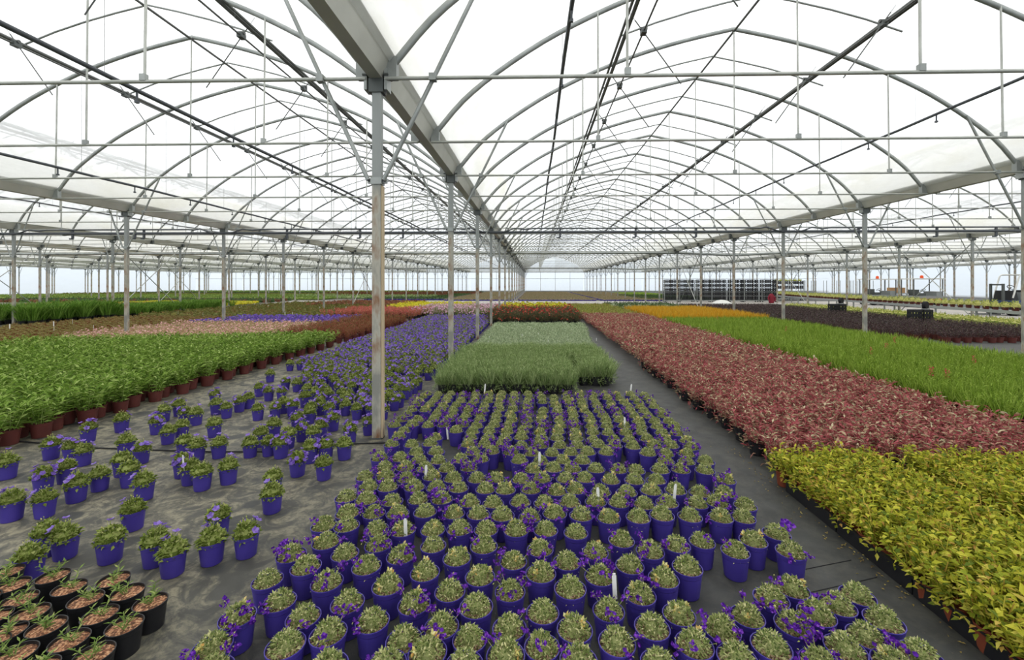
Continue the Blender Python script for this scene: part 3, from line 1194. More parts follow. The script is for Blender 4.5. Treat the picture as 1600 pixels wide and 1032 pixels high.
for (x, y) in gridpts:
    if all(math.hypot(x - a, y - b) > 0.152 for a, b, _ in cpts[:nfront]):
        cpts.append((x, y, int(rng.choice(8, p=[.34, .18, .13, .10, .07, .05, .09, .04]))))
SPECIAL = {(1236, 864): 'blue pot of rock cress with a tall flower stem, standing alone at the right edge',
           (1149, 862): 'blue pot of variegated rock cress standing on bare mat beside the lone right-hand pot',
           (668, 1022): 'rock cress with the largest cream yellow shoots, front centre of the block',
           (951, 953): 'rock cress in a blue pot with an upright white plant label behind it, front centre',
           (331.6, 1010): 'front left corner blue pot of variegated rock cress',
           (1438, 1025): 'front right corner blue pot of variegated rock cress beside the yellow bed'}
spos = {k: gp(k[0], k[1], 0.135) for k in SPECIAL}
cpts.sort(key=lambda p: p[1])
cres = MB()
for n, (x, y, v) in enumerate(cpts):
    rz = rng.uniform(0, 2 * pi)
    s = rng.uniform(0.96, 1.04)
    if n < 300:
        lb = None
        for k, (a, b) in spos.items():
            if abs(a - x) < 1e-6 and abs(b - y) < 1e-6:
                lb = SPECIAL[k]
        lb = lb or 'rock cress pot %s, %s' % (CV[v], zone_cress(x, y))
        thing('potted_rock_cress', lb, 'potted plant', (x, y, 0), rz, 'rock cress pots in the front block', CRESS.meshes[v], s)
    else:
        cres.join(CRESS.joined[v], xf(x, y, 0, rz, s))
if cres.n:
    stuff('rock_cress_rows', cres, 'hindmost rows of variegated rock cress in blue pots before the green block', 'potted plants')
# the tall stem in the lone pot
lx, ly = gp(1236, 864, 0.135)
b = MB()
b.tube([(lx + 0.0, ly, 0.13), (lx - 0.01, ly + 0.01, 0.2), (lx - 0.02, ly + 0.01, 0.28)], 0.003, 'cress_leaf', 4)
b.blades(np.array([[lx - 0.01, ly + 0.01, z] for z in np.linspace(0.17, 0.26, 12)]), rng.normal(0, 1, (12, 3)) + [0, 0, 0.6], 0.022, 0.007, 'cress_leaf')
b.flowers(np.array([lx - 0.02, ly + 0.01, 0.283]) + rng.normal(0, 0.012, (8, 3)), np.array([[0, -.8, 0.7]] * 8), 0.014, 'cress_flower', 4)
lone = [o for o in COL.objects if o.get('label') == SPECIAL[(1236, 864)]]
if lone:
    o = link('flower_stem', b.mesh('flower_stem'), lone[0])
    o.matrix_parent_inverse = Matrix.LocRotScale(lone[0].location, lone[0].rotation_euler, lone[0].scale).inverted()


# ------------------------------------------------------------------ bellflowers in blue pots (left)
def bell_variants():
    vs = []
    for nf, bud in ((0, 6), (1, 9), (3, 8), (6, 7), (10, 4), (15, 3), (2, 18)):
        pot = pot_mb('blue_plastic', 0.068, 0.125)
        soil = soil_mb('grit_soil', 0.064, 0.112)
        fo = mound('bell_leaf', 0.064, 0.078, 0.110, 230, 0.027, 0.017, 0.35, True, 0.8)
        parts = [('pot', pot), ('soil', soil), ('foliage', fo)]
        if nf:
            if nf <= 6:
                for c in range(nf):
                    f1 = MB()
                    dd = sphere_dirs(1, 0.35)[0]
                    cc = dd * np.array([0.074, 0.074, 0.112]) + [0, 0, 0.114]
                    f1.tube([cc * [0.5, 0.5, 0.9], cc], 0.0015, 'bell_leaf', 4, caps=False)
                    f1.flowers(cc[None], (dd + [0, 0, 0.5])[None], 0.022, 'bell_flower', 5, 0.55)
                    parts.append(('flower', f1))
            else:
                parts.append(('flowers', heads(nf, 0.072, 0.112, 0.114, 'bell_flower', 0.021, 5, 0.5, 0.35)))
        bu = MB()
        d = sphere_dirs(bud, 0.5)
        C = d * np.array([0.05, 0.05, 0.10]) + [0, 0, 0.118]
        for c in C:
            bu.tube([(c[0] * 0.7, c[1] * 0.7, 0.14), c], 0.0014, 'bell_leaf', 4, caps=False)
        bu.blades(C, d + [0, 0, 1], 0.014, 0.008, 'bud')
        parts.append(('buds', bu))
        vs.append(parts)
    return vs


BELL = Kind(bell_variants())
BV = ['with no open flowers', 'with one violet flower', 'with three violet flowers', 'with six violet flowers', 'with many violet flowers', 'smothered in violet flowers', 'with tall pale buds']
BF = [(11, 724, 2), (80, 696, 3), (138, 671, 4), (190, 657, 6), (130, 705, 2), (112, 699, 4), (103, 730, 6), (68, 743, 5), (70, 779, 6), (119, 757, 2), (156, 741, 1), (191, 720, 0),
      (203, 735, 0), (197, 691, 2), (221, 702, 3), (225, 754, 2), (208, 797, 6), (18, 784, 3), (245, 660, 4), (262, 674, 1), (102, 838, 2), (74, 834, 0), (172, 843, 1),
      (270, 862, 2), (242, 848, 2), (331, 845, 2), (385, 835, 3), (341, 807, 6), (425, 772, 1), (427, 746, 0), (47, 868, 0), (316, 740, 0), (297, 732, 3), (285, 722, 5), (357, 731, 2),
      (284, 666, 0), (306, 647, 1), (280, 634, 3), (289, 645, 3), (256, 642, 1), (335, 664, 1), (336, 617, 4), (354, 637, 3), (338, 632, 2), (374, 628, 3), (389, 623, 3), (403, 640, 3),
      (430, 637, 6), (391, 693, 1), (420, 691, 0), (439, 694, 5), (408, 678, 3), (342, 694, 2), (308, 698, 2), (289, 692, 0), (465, 720, 5), (485, 701, 3), (506, 725, 6),
      (538, 696, 2), (509, 698, 4), (502, 666, 4), (457, 634, 3), (443, 630, 1), (483, 645, 0), (500, 623, 4), (464, 599, 1), (446, 597, 3), (453, 569, 1), (469, 568, 4), (483, 563, 4),
      (422, 585, 1), (576, 661, 4), (543, 626, 3), (563, 623, 3), (523, 629, 4), (472, 670, 4), (450, 680, 1), (465, 655, 4), (428, 664, 1), (520, 655, 5), (490, 676, 0), (508, 610, 2),
      (420, 612, 5), (440, 612, 4), (405, 606, 3), (480, 608, 0), (547, 672, 5), (1, 690 + 40, 3)]
BF = BF[:-1]
bpts = []
for (u, v, k) in BF:
    x, y = gp(u, v, 0.125)
    if not any(math.hypot(x - a, y - b) < 0.115 for a, b, _ in bpts):
        bpts.append((x, y, k))
nb = len(bpts)


def bell_left(y):
    return float(np.interp(y, [5.0, 6.6, 8.2, 10.5, 13, 20], [-2.6, -3.5, -4.35, -4.55, -4.6, -4.8]))


y, row = 5.15, 0
gb = []
while y < 20.2:
    xr = -1.76
    xl = bell_left(y)
    x = xr
    while x > xl:
        p = 0.80 if y < 7.5 else 0.9 if y < 10 else 0.97
        if rng.random() < p:
            gb.append((x + rng.uniform(-0.03, 0.03), y + rng.uniform(-0.03, 0.03)))
        x -= 0.172
    y += 0.18 if y < 13 else 0.2
    row += 1
for (x, y) in gb:
    if all(math.hypot(x - a, y - b) > 0.15 for a, b, _ in bpts[:nb]) and not any(abs(x + 1.62) < 0.15 and abs(y - yy) < 0.12 for yy in YT[::2]):
        bpts.append((x, y, int(rng.choice(7, p=[.12, .12, .14, .2, .2, .14, .08] if y < 8 else [.02, .03, .08, .2, .3, .35, .02]))))
bpts.sort(key=lambda p: p[1])


def zone_bell(x, y):
    if y < 3.2:
        return 'near the black seedling pots'
    if y < 5.2:
        return zone(x, y, [(-4.4, 'far left'), (-3.3, 'left'), (-2.3, 'middle'), (0, 'near the rock cress')], [(3.9, 'front of the stained mat'), (4.6, 'middle of the stained mat'), (9, 'rear of the stained mat')])
    return zone(x, y, [(-3.4, 'left side'), (-2.5, 'middle'), (0, 'right side')], [(6.2, 'loose front of violet bed'), (7.4, 'front middle of violet bed'), (8.6, 'middle of violet bed'), (99, 'rear of violet bed')])


SPB = [((576, 661), 'blue bellflower pot standing against the foot of the rusty foreground post'), ((425, 772), 'blue pot of leafy bellflower alone between the two blocks, one violet flower'),
       ((385, 835), 'front right blue bellflower pot with violet flowers standing high on one side'), ((270, 862), 'nearest blue bellflower pot, full green mound leaning over its rim'),
       ((47, 868), 'blue bellflower pot tucked behind the black seedling pots at lower left'), ((190, 657), 'blue pot of budding bellflower alone by the maroon potted bushes')]
spb = [(gp(a[0], a[1], 0.125), lb) for a, lb in SPB]
low_bell = [combine(pot_mb('blue_plastic', 0.068, 0.125, 10), mound('bell_leaf', 0.066, 0.065, 0.112, 36, 0.05, 0.03), heads(n, 0.07, 0.095, 0.118, 'bell_flower', 0.03, 4, 0.4)) for n in (4, 6, 9, 13)]
rest = MB()
for n, (x, y, v) in enumerate(bpts):
    rz, s = rng.uniform(0, 2 * pi), rng.uniform(0.95, 1.06)
    if n < 300:
        lb = next((l for (a, b), l in spb if abs(a - x) < 1e-6 and abs(b - y) < 1e-6), None)
        lb = lb or 'bellflower %s, blue pot, %s' % (BV[v], zone_bell(x, y))
        thing('potted_bellflower', lb, 'potted plant', (x, y, 0), rz, 'bellflower pots on the left', BELL.meshes[v], s)
    else:
        rest.join(low_bell[int(rng.integers(4))], xf(x, y, 0, rz, s))
stuff('bellflower_mass', rest, 'dense violet mass of bellflowers in blue pots behind the rusty post', 'potted plants')


# ------------------------------------------------------------------ black pots with bark and young plants (lower left)
def young_variants():
    vs = []
    for k in range(5):
        fo = MB()
        for s in range(3 + k % 3):
            a = rng.uniform(0, 2 * pi)
            base = np.array([rng.normal(0, 0.012), rng.normal(0, 0.012), 0.118])
            ln = rng.uniform(0.04, 0.09)
            top = base + np.array([cos(a) * ln * 0.7, sin(a) * ln * 0.7, ln])
            fo.tube([base, (base + top) / 2 + [0, 0, 0.008], top], 0.002, 'young_leaf', 4)
            n = 9
            t = np.linspace(0.25, 1, n)[:, None]
            aa = np.arange(n) * 2.4
            fo.blades(base + (top - base) * t, np.stack([np.cos(aa), np.sin(aa), np.full(n, 0.55)], 1), 0.036, 0.009, 'young_leaf')
        vs.append([('pot', pot_mb('black_plastic', 0.078, 0.14, 24)), ('bark', soil_mb('bark_chips', 0.073, 0.128, 24)), ('seedling', fo)])
    return vs


YOUNG = Kind(young_variants())
YB_ = [(10, 888), (19, 908), (83, 894), (108.5, 911.6), (134, 930), (177.6, 899), (199.5, 918.6), (235, 934), (156, 953.6), (194.6, 970), (30, 930), (47, 951), (72.6, 972),
       (108.5, 993), (147, 1014), (10, 981), (24.5, 1014), (58, 1037), (-12, 957), (-30, 930), (-25, 905), (-20, 1000)]
YL = {0: 'upper left of the cluster', 2: 'back row beside the blue pot', 5: 'rearmost right of the cluster', 7: 'right edge behind the leafiest pot', 9: 'right edge with the largest leafy shoot',
      14: 'nearest the camera at the bottom edge', 8: 'just left of the right edge pot'}
for i, (u, v) in enumerate(YB_):
    x, y = gp(u, v, 0.14)
    if i == 8:
        x, y = x - 0.0, y + 0.0
    thing('potted_seedling', 'black pot of bark with a green seedling, %s' % YL.get(i, 'within the lower left cluster'), 'potted plant', (x, y, 0), rng.uniform(0, 6), 'black seedling pots at lower left',
          YOUNG.meshes[i % 5], 0.86)

# ------------------------------------------------------------------ leafy bushes in maroon pots (left bed)
BUSH = Kind([[('pot', pot_mb('maroon_plastic', 0.092, 0.15, 18)), ('foliage', bush('bush_leaf', 0.13, 0.25, 0.13, 12 + k, 11, 0.085, 0.024, up=0.35, lean=0.7))] for k in range(5)])
pts = spread_grid(-11.6, -5.13, 4.0, 11.2, 0.235, 0.235, 0.12, 0.99, lambda x, y: y < 11.4 + (x + 5.1) * 0.22)


def lb_bush(x, y, v):
    return 'green bush in maroon pot, ' + zone(x, y, [(-7.5, 'deep inside'), (-6.3, 'inside'), (-5.72, 'third row from the aisle'), (-5.4, 'second row from the aisle'), (0, 'aisle row')],
                                                        [(5.0, 'near end of left bed'), (5.9, 'front third'), (6.9, 'middle'), (8.0, 'rear third'), (99, 'far end of left bed')])


low_bush = [combine(pot_mb('maroon_plastic', 0.092, 0.15, 8), bush('bush_leaf', 0.13, 0.24, 0.13, 8, 7, 0.1, 0.03, up=0.35, lean=0.7)) for k in range(3)]
# edge plants first: they show largest
bed(pts, BUSH, 'potted_bush', 'potted plant', lb_bush, 'green bushes in maroon pots', stuff_name='bush_mass', stuff_label='rear mass of bright green leafy bushes in the left bed', low=low_bush)

# ------------------------------------------------------------------ fine green block (centre) and sage block behind
LAV = Kind([[('pot', pot_mb('black_plastic', 0.085, 0.14, 14)), ('foliage', combine(tuft('lavender_leaf', 0.11, 0.27, 0.11, 150, 0.010, 0.6), bush('lavender_leaf', 0.13, 0.22, 0.12, 18, 13, 0.05, 0.008, up=0.5, lean=0.7), mound('lavender_leaf', 0.135, 0.17, 0.045, 170, 0.07, 0.009, 0.5, False)))] for k in range(4)])


def lav_keep(x, y):
    if x > 0.72 and y < 6.9:
        return False
    if 0.55 < x < 0.78 and y < 8.0:
        return False
    return True


pts = spread_grid(-1.34, 1.22, 6.45, 9.2, 0.185, 0.185, 0.12, 1.0, lav_keep)
bed(pts, LAV, 'potted_lavender', 'potted plant',
    lambda x, y, v: 'fine leaved green plant in a black pot, %s of the centre block' % ('detached right corner' if x > 0.72 and y < 7.8 else 'front edge' if y < 6.7 else 'middle rows' if y < 8.2 else 'rear rows'),
    'fine green plants of the centre block')
SAGE = Kind([[('pot', pot_mb('black_plastic', 0.075, 0.10, 10)), ('foliage', mound('sage_leaf', 0.105, 0.10, 0.09, 120, 0.045, 0.016, 0.5))] for k in range(4)])
low_sage = [combine(mound('sage_leaf', 0.12, 0.11, 0.08, 44, 0.06, 0.022, 0.5)) for k in range(3)]
pts = spread_grid(-1.35, 1.72, 9.35, 16.2, 0.21, 0.21, 0.2, 1.0, lambda x, y: x < 1.22 + (y - 9.3) * 0.09)
bed(pts, SAGE, 'potted_sage', 'potted plant', lambda x, y, v: 'low grey green plant %s of the pale block behind the centre block' % ('in the front half' if y < 11.5 else 'in the back half'),
    'grey green plants behind the centre block', parts=False, stuff_name='sage_mass', stuff_label='back rows of low grey green plants before the red daisies', low=low_sage)

# ------------------------------------------------------------------ red leaved bed (right)
RED = Kind([[('pot', pot_mb('black_plastic', 0.085, 0.13, 12)), ('foliage', combine(bush('red_leaf', 0.125, 0.19, 0.10, 16, 12, 0.054, 0.018, up=0.25, lean=0.65), mound('red_leaf', 0.12, 0.16, 0.05, 70, 0.055, 0.018, 0.2, False)))] for k in range(6)])
low_red = [combine(bush('red_leaf', 0.135, 0.19, 0.11, 10, 8, 0.075, 0.028, up=0.25, lean=0.6)) for k in range(4)]
pts = spread_grid(2.12, 4.62, 3.82, 19.4, 0.19, 0.19, 0.15, 0.995)
bed(pts, RED, 'potted_fuchsia', 'potted plant',
    lambda x, y, v: 'red leaved plant, ' + zone(x, y, [(2.22, 'aisle row'), (2.45, 'second row from the aisle'), (3.4, 'left half'), (9, 'right half')],
                                                                   [(4.2, 'behind the golden shrubs'), (5.0, 'near part of red bed'), (6.0, 'near middle of red bed'), (99, 'middle of red bed')]),
    'red leaved plants right of the aisle', stuff_name='red_leaf_mass', stuff_label='far stretch of the bed of red and cream leaved plants', low=low_red)

# ------------------------------------------------------------------ golden bed in trays (lower right)
GOLD = Kind([[('pot', pot_mb('terracotta_plastic', 0.06, 0.11, 12)), ('foliage', combine(bush('gold_leaf', 0.10, 0.17, 0.10, 15, 12, 0.040, 0.020, up=0.15, lean=0.8), mound('gold_leaf', 0.095, 0.16, 0.09, 110, 0.038, 0.02, 0.0, False)))] for k in range(6)])
TRAY = MB()
TRAY.box((0, 0, 0.008), (0.42, 0.56, 0.012), 'black_plastic')
for sx_, sy_, w, d_ in ((-0.205, 0, 0.012, 0.56), (0.205, 0, 0.012, 0.56), (0, -0.275, 0.42, 0.012), (0, 0.275, 0.42, 0.012)):
    TRAY.box((sx_, sy_, 0.05), (w, d_, 0.09), 'black_plastic')
    TRAY.box((sx_ * 1.03, sy_ * 1.02, 0.097), (w + 0.012, d_ + 0.012, 0.010), 'black_plastic')
tray_m = TRAY.mesh('plant_tray')
for bx, y0t, nx in ((2.15, 1.75, 2), (3.22, 1.95, 5)):
    for i in range(nx):
        for j in range(4):
            x, y = bx + 0.44 * i, y0t + 0.28 + 0.57 * j - (0.3 if j == 3 else 0)
            j_ = j
            if j == 3:
                continue
            if in_frame(x - 0.2, y, 0.1) or x < 5.4:
                single('plant_tray', tray_m, 'black plastic tray under the golden plants, %s' % ('on the aisle edge of the bed' if (i == 0 and bx < 3) else 'inside the bed'), 'tray', (x, y, 0), 0, 'black trays under the golden bed')
g1 = spread_grid(2.0, 2.70, 1.55, 3.55, 0.142, 0.142, 0.12, 1.0, stag=False)
g2 = spread_grid(3.06, 5.5, 1.9, 3.55, 0.142, 0.142, 0.12, 1.0, stag=False)
low_gold = [combine(bush('gold_leaf', 0.10, 0.17, 0.10, 8, 7, 0.065, 0.034, up=0.2, lean=0.75)) for k in range(3)]
bed(g1 + g2, GOLD, 'potted_golden_shrub', 'potted plant',
    lambda x, y, v: 'yellow green shrub, ' + zone(x, y, [(2.08, 'aisle edge'), (2.9, 'left strip'), (3.5, 'left side of right strip'), (9, 'inside right strip')],
                                                              [(2.1, 'nearest the camera'), (2.6, 'front part'), (3.1, 'middle part'), (9, 'back part by the red bed')]),
    'golden shrubs at lower right', cap=296, stuff_name='golden_mass', stuff_label='right hand remainder of the yellow green shrubs', low=low_gold)

# ------------------------------------------------------------------ lime green bed, amber bed and neighbours (right)
LIME = Kind([[('pot', pot_mb('maroon_plastic', 0.095, 0.15, 10)), ('foliage', combine(tuft('lime_leaf', 0.12, 0.27, 0.12, 90, 0.012, 0.45), bush('lime_leaf', 0.13, 0.23, 0.13, 10, 9, 0.055, 0.010, up=0.5, lean=0.5)))] for k in range(4)])
low_lime = [combine(tuft('lime_leaf', 0.13, 0.27, 0.12, 60, 0.018, 0.45)) for k in range(3)]
pts = spread_grid(4.98, 8.9, 4.6, 17.0, 0.22, 0.22, 0.2, 1.0, lambda x, y: y > 4.6 + (x - 5) * 0.1)
bed(pts, LIME, 'potted_beardtongue', 'potted plant', lambda x, y, v: 'fine lime green plant of the lime bed, ' + zone(x, y, [(5.15, 'edge by the red bed'), (6.5, 'left half'), (99, 'right half')], [(6.0, 'near end'), (7.2, 'front middle'), (99, 'middle')]), 'lime green plants right of the red bed',
    stuff_name='lime_mass', stuff_label='far stretch of fine lime green plants beside the amber bed', low=low_lime)
for (u, v) in ((889, 603), (952, 590)):
    pass
for (uu, vv) in ((1361, 548), (1385, 540), (1455, 580), (1398, 531), (1522, 562), (1480, 584), (1121, 497), (1228, 514)):
    x, y = gp(uu, vv, 0.4)
    k = 16
    b = MB().tube([(0, 0, 0.2), (0, 0, 0.44)], 0.004, 'lime_leaf', 4)
    a = rng.uniform(0, 2 * pi, k)
    b.blades(np.stack([np.zeros(k), np.zeros(k), np.linspace(0.34, 0.46, k)], 1), np.stack([np.cos(a), np.sin(a), np.full(k, -0.1)], 1), 0.035, 0.02, 'rose_spike')
    single('flower_spike', b.mesh('flower_spike'), 'crimson flower spike rising out of the lime green bed', 'flower', (x, y, 0), 0, 'crimson spikes in the lime bed')
AMBER = Kind([[('pot', pot_mb('maroon_plastic', 0.095, 0.15, 8)), ('foliage', tuft('amber_leaf', 0.13, 0.36, 0.12, 80, 0.016, 0.35))] for k in range(3)])
low_amber = [tuft('amber_leaf', 0.13, 0.36, 0.12, 40, 0.024, 0.35)]
pts = spread_grid(4.95, 8.9, 17.2, 24, 0.25, 0.27, 0.2)
bed(pts, AMBER, 'potted_heather', 'potted plant', 'upright amber yellow plant in the golden yellow bed behind the lime bed', 'amber yellow plants', cap=300, parts=False, stuff_name='amber_mass',
    stuff_label='rear of the upright amber yellow bed', low=low_amber)
YG = Kind([[('foliage', combine(pot_mb('maroon_plastic', 0.09, 0.14, 8), bush('pale_leaf', 0.13, 0.20, 0.12, 8, 7, 0.07, 0.02, up=0.4), bush('lime_leaf', 0.13, 0.22, 0.12, 5, 6, 0.06, 0.016, up=0.5), tuft('rust_leaf', 0.12, 0.34, 0.12, 9, 0.010, 0.3)))] for k in range(3)])
pts = spread_grid(1.95, 4.6, 19.7, 28.5, 0.27, 0.30, 0.2)
bed(pts, YG, 'potted_coral_bells', 'potted plant', 'yellow green plant with rusty tips behind the red bed', 'yellow green plants behind the red bed', cap=290, parts=False, stuff_name='yellow_green_mass', stuff_label='rear of the yellow green plants behind the red bed')
SG2 = [mound('dark_green_leaf', 0.17, 0.26, 0.08, 30, 0.09, 0.03, 0.5), mound('sage_leaf', 0.16, 0.24, 0.08, 26, 0.09, 0.03, 0.5)]
b = MB()
for (x, y) in spread_grid(4.95, 9.0, 25, 31, 0.34, 0.36, 0.25):
    b.join(SG2[int(rng.random() < 0.35)], xf(x, y, 0, rng.uniform(0, 6), 1))
stuff('grey_green_bed', b, 'grey green bed behind the amber bed', 'plant bed')
CRATES = [(gp(u, v, 0.2), nm) for u, v, nm in ((1429, 499, 'left one of the near pair'), (1446, 499, 'right one of the near pair'), (1302, 487, 'left one of the far pair'), (1314, 487, 'right one of the far pair'))]
PLUM = Kind([[('plant', combine(pot_mb('maroon_plastic', 0.1, 0.14, 10), bush('plum_leaf', 0.14, 0.15, 0.12, 9, 8, 0.06, 0.018, up=0.4, lean=0.6)))] for k in range(4)])
low_plum = [bush('plum_leaf', 0.15, 0.16, 0.10, 7, 6, 0.075, 0.026, up=0.4, lean=0.6) for k in range(3)]
pts = spread_grid(9.75, 15.9, 12.3, 30, 0.30, 0.32, 0.22, 0.97, lambda x, y: not (y < 13.4 and (x < 11.2 and y < 12.9)) and all(math.hypot(x - c[0][0], y - c[0][1]) > 0.42 for c in CRATES))
bed(pts, PLUM, 'potted_alumroot', 'potted plant', lambda x, y, v: 'dark purple brown plant in a maroon pot, %s' % ('front rows by the grey floor' if y < 13.6 else 'inside the dark bed'), 'dark purple plants on the right',
    parts=False, stuff_name='plum_mass', stuff_label='rear of the dark purple brown bed below the bench', low=low_plum)
PALE = Kind([[('plant', combine(pot_mb('maroon_plastic', 0.09, 0.13, 8), mound('pale_leaf', 0.15, 0.22, 0.11, 46, 0.08, 0.03, 0.4)))] for k in range(3)])
pts = spread_grid(16.2, 17.8, 13.2, 29, 0.3, 0.32, 0.2)
bed(pts, PALE, 'potted_spurge', 'potted plant', 'pale yellow green plant in the strip between dark bed and bench', 'pale yellow plants below the bench', parts=False)

# ------------------------------------------------------------------ beds on the left, mid distance
PINK = Kind([[('plant', combine(pot_mb('blue_plastic', 0.08, 0.13, 10), mound('tan_leaf', 0.11, 0.15, 0.12, 34, 0.06, 0.022, 0.4), heads(9, 0.12, 0.19, 0.13, 'pink_flower', 0.024, 4, 0.5)))] for k in range(4)])
pts = spread_grid(-12.6, -7.25, 11.5, 15.6, 0.26, 0.28, 0.2, 0.96)
bed(pts, PINK, 'potted_pink_flower', 'potted plant', 'pink flowered plant in a blue pot behind the green bushes', 'pink flowered plants behind the bushes', parts=False, stuff_name='pink_mass', stuff_label='rest of the pink flowered plants behind the green bushes')
VIO = Kind([[('plant', combine(pot_mb('blue_plastic', 0.075, 0.13, 10), mound('bell_leaf', 0.09, 0.10, 0.12, 24, 0.06, 0.03), heads(22, 0.10, 0.13, 0.13, 'bell_flower', 0.032, 4, 0.3)))] for k in range(4)])
pts = spread_grid(-12.6, -7.45, 15.9, 18.9, 0.24, 0.26, 0.2, 1.0)
bed(pts, VIO, 'potted_violet_flower', 'potted plant', 'violet flowered plant in the small violet bed beyond the pink one', 'violet flowers beyond the pink bed', parts=False)
RUST = Kind([[('plant', combine(pot_mb('maroon_plastic', 0.09, 0.16, 10), bush('rust_leaf', 0.13, 0.24, 0.13, 9, 8, 0.065, 0.02, up=0.4)))] for k in range(4)])
pts = spread_grid(-7.05, -5.0, 11.7, 17.6, 0.25, 0.27, 0.18, 1.0, lambda x, y: y > 11.6 + (x + 5) * -0.2)
bed(pts, RUST, 'potted_rusty_shrub', 'potted plant', 'rust red shrub in a maroon pot between bushes and violet bed', 'rust red shrubs left of the violet bed', parts=False)
CORAL = Kind([[('plant', combine(pot_mb('black_plastic', 0.09, 0.16, 8), bush('coral_leaf', 0.14, 0.28, 0.13, 9, 7, 0.075, 0.026, up=0.5)))] for k in range(3)])
pts = spread_grid(-9.3, -5.2, 19.4, 23.0, 0.3, 0.32, 0.2)
bed(pts, CORAL, 'potted_coral_shrub', 'potted plant', 'coral pink shrub in the raised bed left of the rusty post', 'coral pink shrubs', parts=False)


def mass(name, label, x0, x1, y0, y1, dx, dy, srcs, prob=1.0, cat='plant bed', jit=0.22, keep=None):
    b = MB()
    for (x, y) in spread_grid(x0, x1, y0, y1, dx, dy, jit, prob, keep):
        b.join(srcs[int(rng.integers(len(srcs)))], xf(x, y, 0, rng.uniform(0, 6.28), rng.uniform(0.9, 1.1)))
    if b.n:
        stuff(name, b, label, cat)


def clump(m, r=0.16, h=0.2, k=24, L=0.09, W=0.04, pot=None, extra=None):
    b = mound(m, r, h, 0.06, k, L, W, 0.4)
    if pot:
        b = combine(pot_mb(pot, r * 0.62, 0.13, 8), b)
    if extra:
        b = combine(b, heads(14, r, h * 1.2, 0.08, extra, 0.04, 4, 0.3))
    return b


BROWN = Kind([[('plant', combine(pot_mb('terracotta_plastic', 0.08, 0.11, 8), mound('brown_leaf', 0.085, 0.06, 0.10, 26, 0.05, 0.018, 0.6)))] for k in range(3)])
pts = spread_grid(-18.6, -12.9, 11.0, 19.8, 0.3, 0.32, 0.15, 1.0)
bed(pts, BROWN, 'potted_young_plant', 'potted plant', 'small brownish young plant in the brown bed left of the pink flowers', 'young plants in the brown bed', cap=280, parts=False, stuff_name='brown_mass', stuff_label='rest of the brown bed of young plants')
mass('olive_bed', 'olive brown bed stretching away behind the small violet bed', -18.2, -9.6, 20.0, 33, 0.32, 0.36, [clump('olive_leaf', 0.17, 0.2), clump('brown_leaf', 0.16, 0.18), clump('olive_leaf', 0.16, 0.22, pot='maroon_plastic')])
GRASS = Kind([[('pot', pot_mb('black_plastic', 0.13, 0.16, 10)), ('blades', tuft('grass_leaf', 0.17, 0.75, 0.12, 90, 0.024, 0.45, 0.7))] for k in range(4)])
pts = spread_grid(-21.4, -19.4, 16.6, 27.8, 0.42, 0.46, 0.2, 1.0, lambda x, y: not abs(x + 20.3) < 0.0)
for sel, sc_, nm in (([p for p in pts if p[1] < 20.2], (0.9, 1.12), 'near end'), ([p for p in pts if p[1] >= 20.2], (0.66, 0.86), 'far end')):
    bed(sel, GRASS, 'potted_montbretia', 'potted plant', 'tall grassy green plant, %s of the row in black pots' % nm, 'tall grassy plants on the left', parts=True, sc=sc_)
mass('yellow_bed', 'bright yellow strip behind the tall grassy plants', -31, -21.8, 31, 34.5, 0.36, 0.4, [clump('yellow_leaf', 0.18, 0.24)])
mass('orange_flower_bed', 'strip of orange and pink flowers behind the tall grassy plants', -33, -23.5, 27.2, 30.2, 0.36, 0.4, [clump('orange_flower', 0.17, 0.24), clump('olive_leaf', 0.16, 0.2, extra='orange_flower')])
mass('dark_bed', 'dark grey green strip far left', -48, -21.8, 35.2, 39, 0.42, 0.46, [clump('dark_green_leaf', 0.2, 0.34), clump('dull_red_leaf', 0.2, 0.28)])
mass('red_brown_bed', 'dark red brown bed behind the coral shrubs', -14.8, -8.5, 28.5, 34, 0.36, 0.4, [clump('dull_red_leaf', 0.18, 0.34), clump('rust_leaf', 0.18, 0.3)])
mass('yellow_patch', 'bright yellow patch behind the coral shrubs', -8.8, -4.2, 26.4, 31.2, 0.3, 0.34, [clump('yellow_leaf', 0.17, 0.30)])
PKD = Kind([[('plant', combine(pot_mb('black_plastic', 0.09, 0.14, 8), bush('mid_green_leaf', 0.14, 0.26, 0.12, 8, 6, 0.07, 0.018), heads(16, 0.16, 0.34, 0.14, 'daisy_pink', 0.036, 5, 0.2)))] for k in range(4)])
pts = spread_grid(-5.9, -2.1, 20.6, 26.0, 0.3, 0.33, 0.2)
bed(pts, PKD, 'potted_pink_daisy', 'potted plant', 'pale pink daisy plant behind the violet bellflowers', 'pink daisies behind the bellflowers', cap=290, parts=False, stuff_name='pink_daisy_mass', stuff_label='rear pink daisies behind the bellflowers')
RDD = Kind([[('plant', combine(pot_mb('black_plastic', 0.1, 0.15, 8), bush('daisy_leaf', 0.15, 0.36, 0.12, 12, 8, 0.075, 0.022), heads(5, 0.15, 0.44, 0.14, 'daisy_red', 0.034, 6, 0.2)))] for k in range(5)])
pts = spread_grid(-1.85, 1.75, 17.0, 22.2, 0.3, 0.33, 0.2)
bed(pts, RDD, 'potted_red_daisy', 'potted plant', lambda x, y, v: 'dark leaved plant with red daisies, %s row beyond the pale green block' % ('front' if y < 17.5 else 'rear'), 'red daisies beyond the pale block', cap=290, parts=False)
YLD = Kind([[('plant', combine(pot_mb('black_plastic', 0.1, 0.15, 8), bush('mid_green_leaf', 0.14, 0.2, 0.12, 7, 6, 0.07, 0.02), heads(16, 0.16, 0.28, 0.14, 'yellow_leaf', 0.05, 5, 0.3)))] for k in range(3)])
pts = spread_grid(-1.8, 1.9, 23.2, 28.5, 0.32, 0.36, 0.2)
